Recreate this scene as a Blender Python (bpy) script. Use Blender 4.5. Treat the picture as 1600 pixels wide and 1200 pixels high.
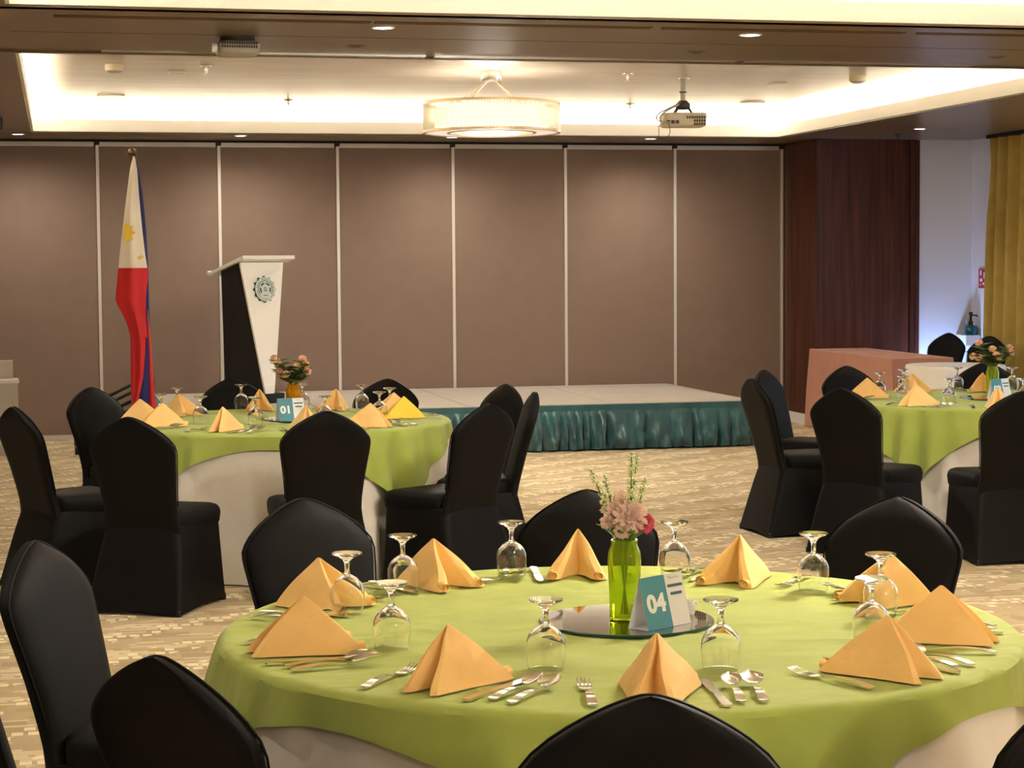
import bpy, math, random
from mathutils import Vector, Matrix
random.seed(7)
PI = math.pi
for o in list(bpy.data.objects): bpy.data.objects.remove(o)
S = bpy.context.scene
COL = S.collection

# ---------------------------------------------------------------- camera
FPX, YAW, PITCH, ROLL, CAMH = 3096.93, .224, .0609, -.0071, 1.6125
def cam_axes():
    cy, sy, cp, sp = math.cos(YAW), math.sin(YAW), math.cos(PITCH), math.sin(PITCH)
    fw = Vector((sy*cp, cy*cp, -sp)); rt = Vector((cy, -sy, 0)); up = rt.cross(fw)
    cr, sr = math.cos(ROLL), math.sin(ROLL)
    return cr*rt+sr*up, -sr*rt+cr*up, fw
r_, u_, f_ = cam_axes()
cd = bpy.data.cameras.new('camera'); cam = bpy.data.objects.new('camera', cd); COL.objects.link(cam)
cd.sensor_width = 36; cd.lens = FPX/1600*36; cd.clip_start = .05; cd.clip_end = 100
M = Matrix(((r_.x, u_.x, -f_.x, 0), (r_.y, u_.y, -f_.y, 0), (r_.z, u_.z, -f_.z, CAMH), (0, 0, 0, 1)))
cam.matrix_world = M
S.camera = cam
# ---------------------------------------------------------------- world, exposure
w = bpy.data.worlds.new('daylight'); S.world = w; w.use_nodes = True
bg = w.node_tree.nodes['Background']; bg.inputs[0].default_value = (.55, .72, 1, 1); bg.inputs[1].default_value = 1.0
S.view_settings.view_transform = 'Standard'; S.view_settings.look = 'None'
S.view_settings.gamma = 1; S.view_settings.use_curve_mapping = False
S.view_settings.exposure = 0.8
# ---------------------------------------------------------------- room measures (metres)
XL, XR, YB, YF, ZS, ZC = -3.2, 8.80, 19.0, -9.0, 2.79, 3.04     # left, right, back, front wall; soffit and tray height
TX0, TX1 = -.19, 6.64                                            # tray in x
TRAYS = [(11.28, 17.80), (2.70, 9.22), (-5.88, .64)]
WARM = (1, .92, .76)
COVE_W, CHAND_W, SPOT_W, WASH_W, DAY_W = 12, 225, 42, 48, 22
def area(name, loc, size, power, color, rot=(0, 0, 0)):
    l = bpy.data.lights.new(name, 'AREA'); l.shape = 'RECTANGLE'; l.size, l.size_y = size
    l.energy = power; l.color = color
    o = bpy.data.objects.new(name, l); COL.objects.link(o); o.location = loc; o.rotation_euler = rot
    return o
for (a, b) in TRAYS:                     # LED strips lying in the coves, shining up onto the tray ceiling
    L = TX1-TX0; D = b-a; z = ZS+.045
    for y in (a-.12, b+.12): area('cove_strip', ((TX0+TX1)/2, y, z), (L+.3, .05), COVE_W*L, WARM, (PI, 0, 0))
    for x in (TX0-.12, TX1+.12): area('cove_strip', (x, (a+b)/2, z), (.05, D+.3), COVE_W*D, WARM, (PI, 0, 0))
area('window_daylight', (XR+.35, 11.6, 1.5), (2.2, 4.6), DAY_W, (.45, .66, 1), (0, PI/2, 0))

# ---------------------------------------------------------------- materials
def mat(name, col, rough=.6, metal=0, spec=.5, trans=0, ior=1.45, sheen=0, emit=None, estr=0, alpha=None, coat=0, sub=0):
    m = bpy.data.materials.new(name); m.use_nodes = True
    b = m.node_tree.nodes['Principled BSDF']
    b.inputs['Base Color'].default_value = (*col, 1); b.inputs['Roughness'].default_value = rough
    b.inputs['Metallic'].default_value = metal; b.inputs['Specular IOR Level'].default_value = spec
    b.inputs['Transmission Weight'].default_value = trans; b.inputs['IOR'].default_value = ior
    b.inputs['Sheen Weight'].default_value = sheen; b.inputs['Coat Weight'].default_value = coat
    if emit: b.inputs['Emission Color'].default_value = (*emit, 1); b.inputs['Emission Strength'].default_value = estr
    return m
class NT:
    def __init__(s, m): s.t = m.node_tree; s.b = s.t.nodes['Principled BSDF']
    def n(s, typ, **kw):
        x = s.t.nodes.new(typ)
        for k, v in kw.items(): setattr(x, k, v)
        return x
    def set(s, sock, v):
        if isinstance(v, bpy.types.NodeSocket): s.t.links.new(v, sock)
        elif v is not None: sock.default_value = v
    def math(s, op, a, b=None, c=None):
        x = s.n('ShaderNodeMath', operation=op)
        for i, v in enumerate((a, b, c)): s.set(x.inputs[i], v)
        return x.outputs[0]
    def coord(s, scale=(1, 1, 1), kind='Object'):
        c = s.n('ShaderNodeTexCoord'); mp = s.n('ShaderNodeMapping'); s.t.links.new(c.outputs[kind], mp.inputs[0])
        mp.inputs['Scale'].default_value = scale; return mp.outputs[0]
    def noise(s, vec, scale=5, detail=4, rough=.5, out='Fac'):
        x = s.n('ShaderNodeTexNoise'); s.set(x.inputs['Vector'], vec); x.inputs['Scale'].default_value = scale
        x.inputs['Detail'].default_value = detail; x.inputs['Roughness'].default_value = rough; return x.outputs[out]
    def ramp(s, fac, stops):
        x = s.n('ShaderNodeValToRGB'); s.set(x.inputs[0], fac); e = x.color_ramp.elements
        while len(e) < len(stops): e.new(.5)
        for i, (p, c) in enumerate(stops): e[i].position = p; e[i].color = (*c, 1) if len(c) == 3 else c
        return x.outputs[0]
    def mix(s, fac, a, b):
        x = s.n('ShaderNodeMix', data_type='RGBA'); s.set(x.inputs[0], fac)
        s.set(x.inputs[6], (*a, 1) if isinstance(a, tuple) else a); s.set(x.inputs[7], (*b, 1) if isinstance(b, tuple) else b)
        return x.outputs[2]
    def bump(s, h, strength=.3, dist=.01):
        x = s.n('ShaderNodeBump'); s.set(x.inputs['Height'], h); x.inputs['Strength'].default_value = strength
        x.inputs['Distance'].default_value = dist; s.t.links.new(x.outputs[0], s.b.inputs['Normal'])
    def color(s, v): s.set(s.b.inputs['Base Color'], v)
    def rough(s, v): s.set(s.b.inputs['Roughness'], v)
MT = {}
def fabric(name, col, var=.12, scale=400, rough=.85, sheen=.1, bump=.15):
    m = mat(name, col, rough, sheen=sheen, spec=.25); t = NT(m)
    nz = t.noise(t.coord(), 6, 5)
    a = tuple(c*(1-var) for c in col); b = tuple(min(1, c*(1+var)) for c in col)
    t.color(t.ramp(nz, [(.3, a), (.7, b)]))
    t.bump(t.noise(t.coord(), scale, 2), bump, .002)
    return m
MT['green'] = fabric('green_cloth', (.365, .44, .092), .07, 500, .8, .15, .1)
t = NT(MT['green']); t.bump(t.math('ADD', t.math('MULTIPLY', t.noise(t.coord((1, 2.2, 1)), 3.2, 3, .45), 1.0), t.math('MULTIPLY', t.noise(t.coord(), 600, 2), .02)), .75, .035)
MT['white_cloth'] = fabric('white_cloth', (.84, .80, .73), .05, 500, .85, .1, .1)
MT['blush_cloth'] = fabric('blush_cloth', (.52, .25, .18), .06, 500, .8, .1, .1)
MT['napkin'] = fabric('orange_napkin', (.97, .61, .23), .08, 300, .8, .2, .15)
t = NT(MT['napkin'])
vor = t.n('ShaderNodeTexVoronoi', feature='SMOOTH_F1'); t.set(vor.inputs['Vector'], t.coord()); vor.inputs['Scale'].default_value = 55
t.bump(t.math('ADD', t.math('MULTIPLY', vor.outputs['Distance'], .6), t.noise(t.coord(), 18, 3)), .25, .006)
MT['napkin_y'] = fabric('yellow_napkin', (.90, .66, .08), .06, 300, .8, .2, .2)
MT['black'] = fabric('black_spandex', (.0040, .0036, .0036), .2, 900, .6, .025, .08)
MT['black'].node_tree.nodes['Principled BSDF'].inputs['Sheen Tint'].default_value = (.6, .5, .45, 1)
MT['black'].node_tree.nodes['Principled BSDF'].inputs['Specular IOR Level'].default_value = .16
MT['foot'] = mat('black_plastic', (.03, .03, .03), .5)
MT['wallfab'] = fabric('panel_fabric', (.235, .165, .125), .03, 260, .95, .1, .4)
MT['alu'] = mat('aluminium_strip', (.62, .58, .52), .4, .3)
MT['dark'] = mat('dark_track', (.015, .012, .01), .6)
MT['cream'] = mat('cream_paint', (.88, .87, .82), .55)
MT['white'] = mat('white_paint', (.80, .77, .72), .6)
MT['wallwhite'] = mat('white_wall_paint', (.74, .72, .71), .8)
MT['greywall'] = mat('beige_wall_paint', (.55, .48, .40), .85)
# soffit: glossy tan lacquer
m = MT['soffit'] = mat('tan_lacquer', (.25, .185, .115), .22, spec=.3); t = NT(m)
t.color(t.ramp(t.noise(t.coord((.6, 1, 1)), 1.6, 3), [(.3, (.155, .108, .058)), (.7, (.175, .122, .068))]))
t.rough(.30)
# tray ceiling: pearly streaked wallpaper, half gloss
m = MT['tray'] = mat('pearl_ceiling', (.55, .47, .38), .3, spec=.6); t = NT(m)
nz = t.noise(t.coord((.35, 3.0, 1)), 2.4, 6, .6)
t.color(t.ramp(nz, [(.3, (.50, .41, .32)), (.7, (.66, .58, .48))])); t.bump(nz, .12, .02)
# wood veneer
m = MT['wood'] = mat('dark_veneer', (.06, .02, .012), .38, spec=.4); t = NT(m)
nz = t.noise(t.coord((9, 9, .35)), 2.2, 6, .6)
t.color(t.ramp(nz, [(.25, (.028, .009, .006)), (.5, (.078, .023, .013)), (.75, (.13, .042, .021))]))
# carpet
m = MT['carpet'] = mat('patterned_carpet', (.4, .3, .17), .95, spec=.1, sheen=.2); t = NT(m)
tc = t.n('ShaderNodeTexCoord').outputs['Object']; sep = t.n('ShaderNodeSeparateXYZ'); t.set(sep.inputs[0], tc)
X, Y = sep.outputs[0], sep.outputs[1]
def cells(cx, cy, shear=0, seed=0, gx=.12, gy=.14):
    ys = t.math('DIVIDE', Y, cy); yi = t.math('FLOOR', ys)
    xs = t.math('ADD', t.math('DIVIDE', X, cx), t.math('MULTIPLY', yi, shear)); xi = t.math('FLOOR', xs)
    cmb = t.n('ShaderNodeCombineXYZ'); t.set(cmb.inputs[0], xi); t.set(cmb.inputs[1], yi); cmb.inputs[2].default_value = seed
    wn = t.n('ShaderNodeTexWhiteNoise', noise_dimensions='3D'); t.set(wn.inputs['Vector'], cmb.outputs[0])
    fx = t.math('FRACT', xs); fy = t.math('FRACT', ys)
    inx = t.math('MULTIPLY', t.math('GREATER_THAN', fx, gx), t.math('GREATER_THAN', fy, gy))
    return wn.outputs['Value'], inx
def stair(px, py, sh, width):   # diagonal bands of motif
    v = t.math('FRACT', t.math('ADD', t.math('DIVIDE', X, px), t.math('ADD', t.math('DIVIDE', Y, py), sh)))
    return t.math('LESS_THAN', v, width)
basec = t.ramp(t.noise(tc, 3.5, 4), [(.3, (.41, .305, .16)), (.7, (.50, .38, .21))])
v1, i1 = cells(.056, .07, .27, 1, .30, .30); band = stair(.62, -.48, 0, .42)
f1 = t.math('MULTIPLY', t.math('MULTIPLY', t.math('GREATER_THAN', v1, .50), i1), band)
v2, i2 = cells(.19, .028, .37, 5); band2 = stair(.62, -.48, .35, .6)
f2 = t.math('MULTIPLY', t.math('MULTIPLY', t.math('GREATER_THAN', v2, .66), i2), band2)
v3, i3 = cells(.075, .06, .3, 9)
f3 = t.math('MULTIPLY', t.math('GREATER_THAN', v3, .90), i3)
v4, i4 = cells(.24, .12, .4, 12)
f4 = t.math('MULTIPLY', t.math('GREATER_THAN', v4, .72), i4)
c = t.mix(t.math('MULTIPLY', f4, .55), basec, (.30, .215, .095))
c = t.mix(t.math('MULTIPLY', f3, .7), c, (.36, .31, .07))
c = t.mix(t.math('MULTIPLY', f2, .75), c, (.72, .60, .37))
c = t.mix(t.math('MULTIPLY', f1, .85), c, (.84, .74, .49))
t.color(c); t.bump(t.noise(tc, 350, 2), .4, .004)
# curtain
MT['curtain'] = fabric('mustard_curtain', (.47, .34, .085), .1, 300, .75, .25, .15)
MT['satin'] = mat('teal_satin', (.01, .075, .082), .38, spec=.6, sheen=.4); t = NT(MT['satin'])
nz = t.noise(t.coord((1, 1, .5)), 9, 4); t.color(t.ramp(nz, [(.3, (.006, .045, .052)), (.7, (.014, .095, .10))])); t.bump(nz, .4, .02)
MT['deck'] = fabric('stage_carpet_white', (.44, .395, .34), .05, 300, .9, .05, .2)
MT['seam'] = mat('seam_dark', (.12, .09, .07), .9)
MT['pod_white'] = mat('lectern_white', (.90, .88, .82), .35, coat=.3)
MT['pod_black'] = mat('lectern_black', (.008, .007, .008), .4)
MT['steel'] = mat('polished_steel', (.72, .70, .67), .14, 1)
MT['chrome'] = mat('satin_chrome', (.66, .62, .56), .25, 1)
MT['bronze'] = mat('bronze_rim', (.45, .34, .22), .3, .8)
MT['glass'] = mat('clear_glass', (1, 1, 1), .0, trans=1, ior=1.48)
MT['limeglass'] = mat('lime_glass', (.70, .86, .08), .04, trans=.85, ior=1.2)
MT['amber'] = mat('amber_glass', (.90, .52, .03), .06, trans=.8, ior=1.2)
MT['mirror'] = mat('grey_mirror', (.42, .42, .42), .02, 1)
MT['mirror_edge'] = mat('mirror_glass_edge', (.01, .07, .06), .1)
MT['paper'] = mat('white_card', (.82, .82, .84), .5)
MT['teal_print'] = mat('teal_print', (.07, .27, .36), .45)
MT['navy_print'] = mat('navy_print', (.06, .12, .19), .5)
MT['white_print'] = mat('white_print', (.9, .9, .88), .5)
MT['emblem_dark'] = mat('emblem_green', (.015, .06, .055), .5)
MT['emblem_pale'] = mat('emblem_pale', (.56, .64, .60), .5)
MT['flag_white'] = fabric('flag_white', (.78, .72, .60), .04, 500, .6, .2, .1)
MT['flag_red'] = fabric('flag_red', (.56, .018, .022), .08, 500, .55, .2, .1)
MT['flag_blue'] = fabric('flag_blue', (.02, .022, .12), .08, 500, .55, .2, .1)
MT['flag_yellow'] = mat('flag_yellow', (.85, .60, .06), .6)
MT['polewood'] = mat('pole_wood', (.10, .04, .02), .35)
MT['beige_plastic'] = mat('beige_plastic', (.62, .53, .38), .45)
MT['grey_plastic'] = mat('grey_plastic', (.42, .38, .32), .4)
MT['vent'] = mat('vent_dark', (.06, .05, .045), .6)
MT['lamp'] = mat('lamp_glow', (1, 1, 1), .5, emit=(1, .93, .8), estr=9)
MT['diffuser'] = mat('diffuser_glow', (1, 1, 1), .5, emit=(1, .90, .66), estr=.9)
MT['softpanel'] = mat('frosted_panel', (.8, .74, .68), .4, emit=(1, .86, .75), estr=.35)
m = MT['rods'] = mat('crystal_rod', (.85, .83, .78), .08, spec=.8); nt = m.node_tree
tr = nt.nodes.new('ShaderNodeBsdfTransparent'); mx = nt.nodes.new('ShaderNodeMixShader'); mx.inputs[0].default_value = .62
tr.inputs[0].default_value = (.98, .96, .9, 1)
nt.links.new(nt.nodes['Principled BSDF'].outputs[0], mx.inputs[1]); nt.links.new(tr.outputs[0], mx.inputs[2])
nt.links.new(mx.outputs[0], nt.nodes['Material Output'].inputs[0])
m = MT['pane'] = mat('window_glass', (.9, .95, 1), .02); nt = m.node_tree
tr = nt.nodes.new('ShaderNodeBsdfTransparent'); mx = nt.nodes.new('ShaderNodeMixShader'); mx.inputs[0].default_value = .9
nt.links.new(nt.nodes['Principled BSDF'].outputs[0], mx.inputs[1]); nt.links.new(tr.outputs[0], mx.inputs[2])
nt.links.new(mx.outputs[0], nt.nodes['Material Output'].inputs[0])
MT['stem'] = mat('green_stem', (.12, .22, .03), .6)
MT['leaf'] = fabric('leaf_green', (.13, .19, .055), .35, 60, .6, 0, .1)
MT['leaf_pale'] = fabric('leaf_grey_green', (.26, .29, .14), .3, 60, .6, 0, .1)
MT['bud'] = mat('pale_buds', (.82, .85, .50), .6)
MT['peach'] = fabric('peach_petal', (.97, .70, .61), .15, 60, .7, .1, .1)
MT['pink'] = fabric('magenta_petal', (.72, .09, .16), .2, 60, .7, .1, .1)
MT['rose'] = fabric('dusty_rose', (.80, .44, .30), .2, 60, .7, .1, .1)
MT['rose2'] = fabric('tan_rose', (.72, .44, .22), .2, 60, .7, .1, .1)
MT['firered'] = mat('sign_red', (.55, .02, .03), .4)
MT['tealbottle'] = mat('teal_bottle', (.01, .10, .15), .15, spec=.6)
MT['ceramic'] = mat('white_ceramic', (.85, .84, .80), .15)

# ---------------------------------------------------------------- mesh helpers
class MB:
    def __init__(s): s.v = []; s.f = []
    def add(s, v, f):
        k = len(s.v); s.v += [tuple(p) for p in v]; s.f += [tuple(i+k for i in q) for q in f]; return s
    def box(s, x0, x1, y0, y1, z0, z1):
        v = [(x, y, z) for x in (x0, x1) for y in (y0, y1) for z in (z0, z1)]
        return s.add(v, [(0, 1, 3, 2), (4, 6, 7, 5), (0, 4, 5, 1), (2, 3, 7, 6), (0, 2, 6, 4), (1, 5, 7, 3)])
    def loft(s, rings, c0=True, c1=True, closed=True):
        n = len(rings[0]); v = [p for r in rings for p in r]; f = []
        for i in range(len(rings)-1):
            for j in range(n if closed else n-1):
                a = i*n+j; b = i*n+(j+1) % n
                f.append((a, b, b+n, a+n))
        if c0: f.append(tuple(range(n-1, -1, -1)))
        if c1: f.append(tuple((len(rings)-1)*n+j for j in range(n)))
        return s.add(v, f)
    def lathe(s, prof, n=24, c=(0, 0, 0), c0=True, c1=True):
        return s.loft([[(c[0]+r*math.cos(2*PI*j/n), c[1]+r*math.sin(2*PI*j/n), c[2]+z) for j in range(n)] for r, z in prof], c0, c1)
    def tube(s, path, rad, n=8, cap=True):
        P = [Vector(p) for p in path]; rings = []; ref = None
        for i, p in enumerate(P):
            d = (P[min(i+1, len(P)-1)]-P[max(i-1, 0)]).normalized()
            if ref is None: ref = Vector((0, 0, 1)) if abs(d.z) < .9 else Vector((1, 0, 0))
            a = (ref-d*ref.dot(d)).normalized(); b = d.cross(a); ref = a
            r = rad[i] if isinstance(rad, (list, tuple)) else rad
            rings.append([p+a*r*math.cos(2*PI*j/n)+b*r*math.sin(2*PI*j/n) for j in range(n)])
        return s.loft(rings, cap, cap)
    def prism(s, pts, y0, y1):       # outline in x,z extruded along y
        n = len(pts); v = [(x, y0, z) for x, z in pts]+[(x, y1, z) for x, z in pts]
        f = [tuple(range(n)), tuple(range(2*n-1, n-1, -1))]+[(i, i+n, (i+1) % n+n, (i+1) % n) for i in range(n)]
        return s.add(v, f)
    def grid(s, P, thick=None):      # rows of points; thick: vector offset of the back sheet
        R, C = len(P), len(P[0]); v = [p for r in P for p in r]
        f = [(i*C+j, i*C+j+1, (i+1)*C+j+1, (i+1)*C+j) for i in range(R-1) for j in range(C-1)]
        if thick is not None:
            k = R*C; t = Vector(thick); v = v+[tuple(Vector(p)+t) for p in v]
            f += [tuple(x+k for x in reversed(q)) for q in f]
            rim = [j for j in range(C)]+[i*C+C-1 for i in range(1, R)]+[(R-1)*C+j for j in range(C-2, -1, -1)]+[i*C for i in range(R-2, 0, -1)]
            for i in range(len(rim)):
                a, b = rim[i], rim[(i+1) % len(rim)]; f.append((b, a, a+k, b+k))
        return s.add(v, f)
    def xform(s, M): s.v = [tuple(M @ Vector(p)) for p in s.v]; return s
    def mesh(s, name, m, smooth=True):
        me = bpy.data.meshes.new(name); me.from_pydata(s.v, [], s.f); me.validate()
        me.materials.append(MT[m] if isinstance(m, str) else m)
        if smooth:
            for p in me.polygons: p.use_smooth = True
            try: me.set_sharp_from_angle(angle=math.radians(38))
            except Exception: pass
        me.update(); return me
    def build(s, name, m, parent=None, smooth=True, loc=None):
        o = bpy.data.objects.new(name, s.mesh(name, m, smooth)); COL.objects.link(o)
        if parent: o.parent = parent
        if loc: o.location = loc
        return o
def tag(o, label=None, cat=None, group=None, kind=None):
    if label: o['label'] = label
    if cat: o['category'] = cat
    if group: o['group'] = group
    if kind: o['kind'] = kind
    return o
def empty(name, loc=(0, 0, 0), rz=0, label=None, cat=None, group=None, kind=None):
    o = bpy.data.objects.new(name, None); COL.objects.link(o); o.location = loc; o.rotation_euler = (0, 0, rz)
    o.empty_display_size = .1
    return tag(o, label, cat, group, kind)
def copy_tree(o, parent=None, name=None):
    c = o.copy(); COL.objects.link(c); c.parent = parent
    for ch in list(o.children): copy_tree(ch, c)
    return c
def remove_tree(o):
    for ch in list(o.children): remove_tree(ch)
    bpy.data.objects.remove(o)
def rrect(x0, x1, y0, y1, r, z, n=4):
    out = []
    for cx, cy, a0 in ((x1-r, y1-r, 0), (x0+r, y1-r, 90), (x0+r, y0+r, 180), (x1-r, y0+r, 270)):
        for k in range(n+1):
            a = math.radians(a0+90*k/n); out.append((cx+r*math.cos(a), cy+r*math.sin(a), z))
    return out
def text_mesh(txt, size, extr=.0006, bold=0.0):
    c = bpy.data.curves.new('lettering', 'FONT'); c.body = txt; c.size = size; c.extrude = extr; c.offset = bold
    c.align_x = 'CENTER'; c.align_y = 'CENTER'; c.resolution_u = 4
    o = bpy.data.objects.new('lettering', c); COL.objects.link(o)
    bpy.context.view_layer.update()
    me = bpy.data.meshes.new_from_object(o.evaluated_get(bpy.context.evaluated_depsgraph_get()))
    bpy.data.objects.remove(o); return me
def interp(tab, x):
    for (a, b), (c, d) in zip(tab, tab[1:]):
        if x <= c: return b+(d-b)*max(0, (x-a))/(c-a)
    return tab[-1][1]
#STRUCT
# ================================================================ THE SETTING
def struct(name, mb, m, parent=None, smooth=False):
    o = mb.build(name, m, parent, smooth)
    if not parent: o['kind'] = 'structure'
    return o
struct('floor', MB().box(XL-.1, XR+.1, YF-.1, YB+.1, -.1, 0), 'carpet')
# --- back wall: folding partition of fabric panels with aluminium joints
PW, PX0 = 1.1278, .3712
wb = struct('wall_back', MB().box(XL-.1, XR+.1, YB+.05, YB+.25, 0, 3.3), 'dark')
for i in range(-4, 7):
    x0 = PX0+(i-1)*PW; x1 = x0+PW
    if i == 6+1: break
    if x1 < XL: continue
    o = MB().box(x0+.014, x1-.014, YB, YB+.06, .035, ZS-.065).build('panel', 'wallfab', wb, False)
    MB().box(x0+.012, x1-.03, YB-.004, YB+.06, ZS-.062, ZS-.02).build('top_rail', 'alu' if i != 6 else 'alu', wb, False)
    MB().box(x1-.014, x1+.014, YB-.010, YB+.05, .035, ZS-.05).build('joint_strip', 'alu', wb, False)
    MB().box(x1-.022, x1+.022, YB-.014, YB+.05, ZS-.05, ZS-.012).build('track_carrier', 'dark', wb, False)
MB().box(XL, 7.16, YB-.012, YB+.05, 0, .033).build('bottom_seal', 'alu', wb, False)
# --- right: dark veneer pier, white wall, curtain wall with window
WX0, WX1, WY = 7.165, 8.225, 18.13
wp = struct('wall_pier', MB().box(WX0+.01, WX1, WY+.012, YB+.05, 0, ZS), 'wood')
MB().box(WX0-.005, WX0+.012, WY+.02, YB+.0, .10, ZS-.012).build('veneer_panel', 'wood', wp, False)
for a, b in ((WX0-.005, WX0+.05), (WX0+.056, WX1-.09), (WX1-.085, WX1-.035), (WX1-.03, WX1+.012)):
    MB().box(a, b, WY-(.016 if b-a < .1 else 0), WY+.02, .10, ZS-.006).build('veneer_panel', 'wood', wp, False)
MB().box(WX0-.015, WX1+.01, WY-.012, YB, 0, .105).build('plinth', 'white', wp, False)
struct('wall_alcove', MB().box(WX1, XR+.1, WY+.01, WY+.2, 0, 3.3), 'wallwhite')
WIN = (9.4, 13.8, .35, 2.55)
mb = MB().box(XR, XR+.15, YF, WIN[0], 0, 3.3).box(XR, XR+.15, WIN[1], WY+.05, 0, 3.3)
mb.box(XR, XR+.15, WIN[0], WIN[1], 0, WIN[2]).box(XR, XR+.15, WIN[0], WIN[1], WIN[3], 3.3)
struct('wall_right', mb, 'wallwhite')
wd = empty('window_1', kind='structure')
fr = MB()
for y in (WIN[0], (WIN[0]+WIN[1])/2-.03, WIN[1]-.06): fr.box(XR+.03, XR+.10, y, y+.06, WIN[2], WIN[3])
for z in (WIN[2], WIN[3]-.06): fr.box(XR+.03, XR+.10, WIN[0], WIN[1], z, z+.06)
fr.build('window_frame', 'white', wd, False)
for k in (0, 1):
    a = WIN[0]+.06+k*2.2; MB().box(XR+.06, XR+.066, a, a+2.08, WIN[2]+.06, WIN[3]-.06).build('pane', 'pane', wd, False)
struct('wall_left', MB().box(XL-.15, XL, YF, YB+.1, 0, 3.3), 'greywall')
struct('wall_front', MB().box(XL-.1, XR+.1, YF-.15, YF, 0, 3.3), 'greywall')
# --- ceiling: lacquered soffits around two coved trays
ce = empty('ceiling', kind='structure')
TH = .022
for a, b in ((XL, TX0-TH), (TX1+TH, XR)):
    MB().box(a, b, YF, YB+.1, ZS, ZS+.03).build('soffit', 'soffit', ce, False)
ys = [TRAYS[2][1]+TH, TRAYS[1][0]-TH, TRAYS[1][1]+TH, TRAYS[0][0]-TH, TRAYS[0][1]+TH, YB+.1]
for a, b in ((YF, TRAYS[2][0]-TH), (ys[0], ys[1]), (ys[4], ys[5])):
    MB().box(TX0-TH, TX1+TH, a, b, ZS, ZS+.03).build('soffit', 'soffit', ce, False)
# the beam between the trays, three boards with a shadow groove
for a, b, dz in ((ys[2], 9.50, -.014), (9.50, 10.318, 0), (10.336, ys[3]-.05, 0), (ys[3]-.05, ys[3], -.012)):
    MB().box(TX0-TH, TX1+TH, a, b, ZS+dz, ZS+.03).build('soffit_board', 'soffit', ce, False)
MB().box(TX0-TH, TX1+TH, 10.31, 10.345, ZS+.012, ZS+.03).build('shadow_groove', 'dark', ce, False)
k = 0
for a, b in TRAYS:
    MB().box(TX0-.34, TX1+.34, a-.34, b+.34, ZC, ZC+.05).build('tray_ceiling', 'tray', ce, False)
    for mbx in (MB().box(TX0-.34, TX0-.30, a-.34, b+.34, ZS+.02, ZC), MB().box(TX1+.30, TX1+.34, a-.34, b+.34, ZS+.02, ZC),
                MB().box(TX0-.34, TX1+.34, a-.34, a-.30, ZS+.02, ZC), MB().box(TX0-.34, TX1+.34, b+.30, b+.34, ZS+.02, ZC)):
        mbx.build('cove_back', 'cream', ce, False)
    for mbx in (MB().box(TX0-TH, TX0, a-TH, b+TH, ZS-.004, ZS+.10), MB().box(TX1, TX1+TH, a-TH, b+TH, ZS-.004, ZS+.10),
                MB().box(TX0, TX1, a-TH, a, ZS-.004, ZS+.10), MB().box(TX0, TX1, b, b+TH, ZS-.004, ZS+.10)):
        k += 1; o = struct('trim_%d' % k, mbx, 'cream')
    # tan edge bead under the lip
    for mbx in (MB().box(TX0-.10, TX0-.02, a-.1, b+.1, ZS-.014, ZS), MB().box(TX1+.02, TX1+.10, a-.1, b+.1, ZS-.014, ZS),
                MB().box(TX0-.1, TX1+.1, b+.02, b+.10, ZS-.014, ZS)):
        mbx.build('edge_bead', 'soffit', ce, False)
MB().box(XL-.1, XR+.1, YF-.1, YB+.1, 3.3, 3.4).build('slab', 'white', ce, False)
#OBJECTS
# ================================================================ TABLES
R_T, Z_T = .915, .766
TAB = {'04': (1.257, 4.43), '01': (1.17, 10.82), '02': (5.5, 11.15)}
TDESC = {'04': 'the front table', '01': 'the left table', '02': 'the right table'}
def ripple(th, seed):
    rs = random.Random(seed); s = 0
    for k, a in ((3, .4), (7, .5), (13, .9), (19, .9), (29, .35)):
        s += a*math.sin(k*th+rs.uniform(0, 6.28))
    return (.5+.5*math.tanh(s*.8))**1.3
def white_cloth(cx, cy, seed, R=R_T, zt=.759, amp=.075):
    mb = MB(); N = 200; rows = []
    for r in (0.001, R*.5, R*.9, R-.012): rows.append([(r*math.cos(2*PI*j/N), r*math.sin(2*PI*j/N), zt) for j in range(N)])
    rows.append([((R-.002)*math.cos(2*PI*j/N), (R-.002)*math.sin(2*PI*j/N), zt-.004) for j in range(N)])
    for i in range(14):
        f = i/13; z = (zt-.014)*(1-f)+.006*f
        row = []
        for j in range(N):
            th = 2*PI*j/N; rr = R+.002+ripple(th, seed)*amp*f**.8
            row.append((rr*math.cos(th), rr*math.sin(th), z))
        rows.append(row)
    mb.loft(rows, True, False)
    return mb
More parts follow.
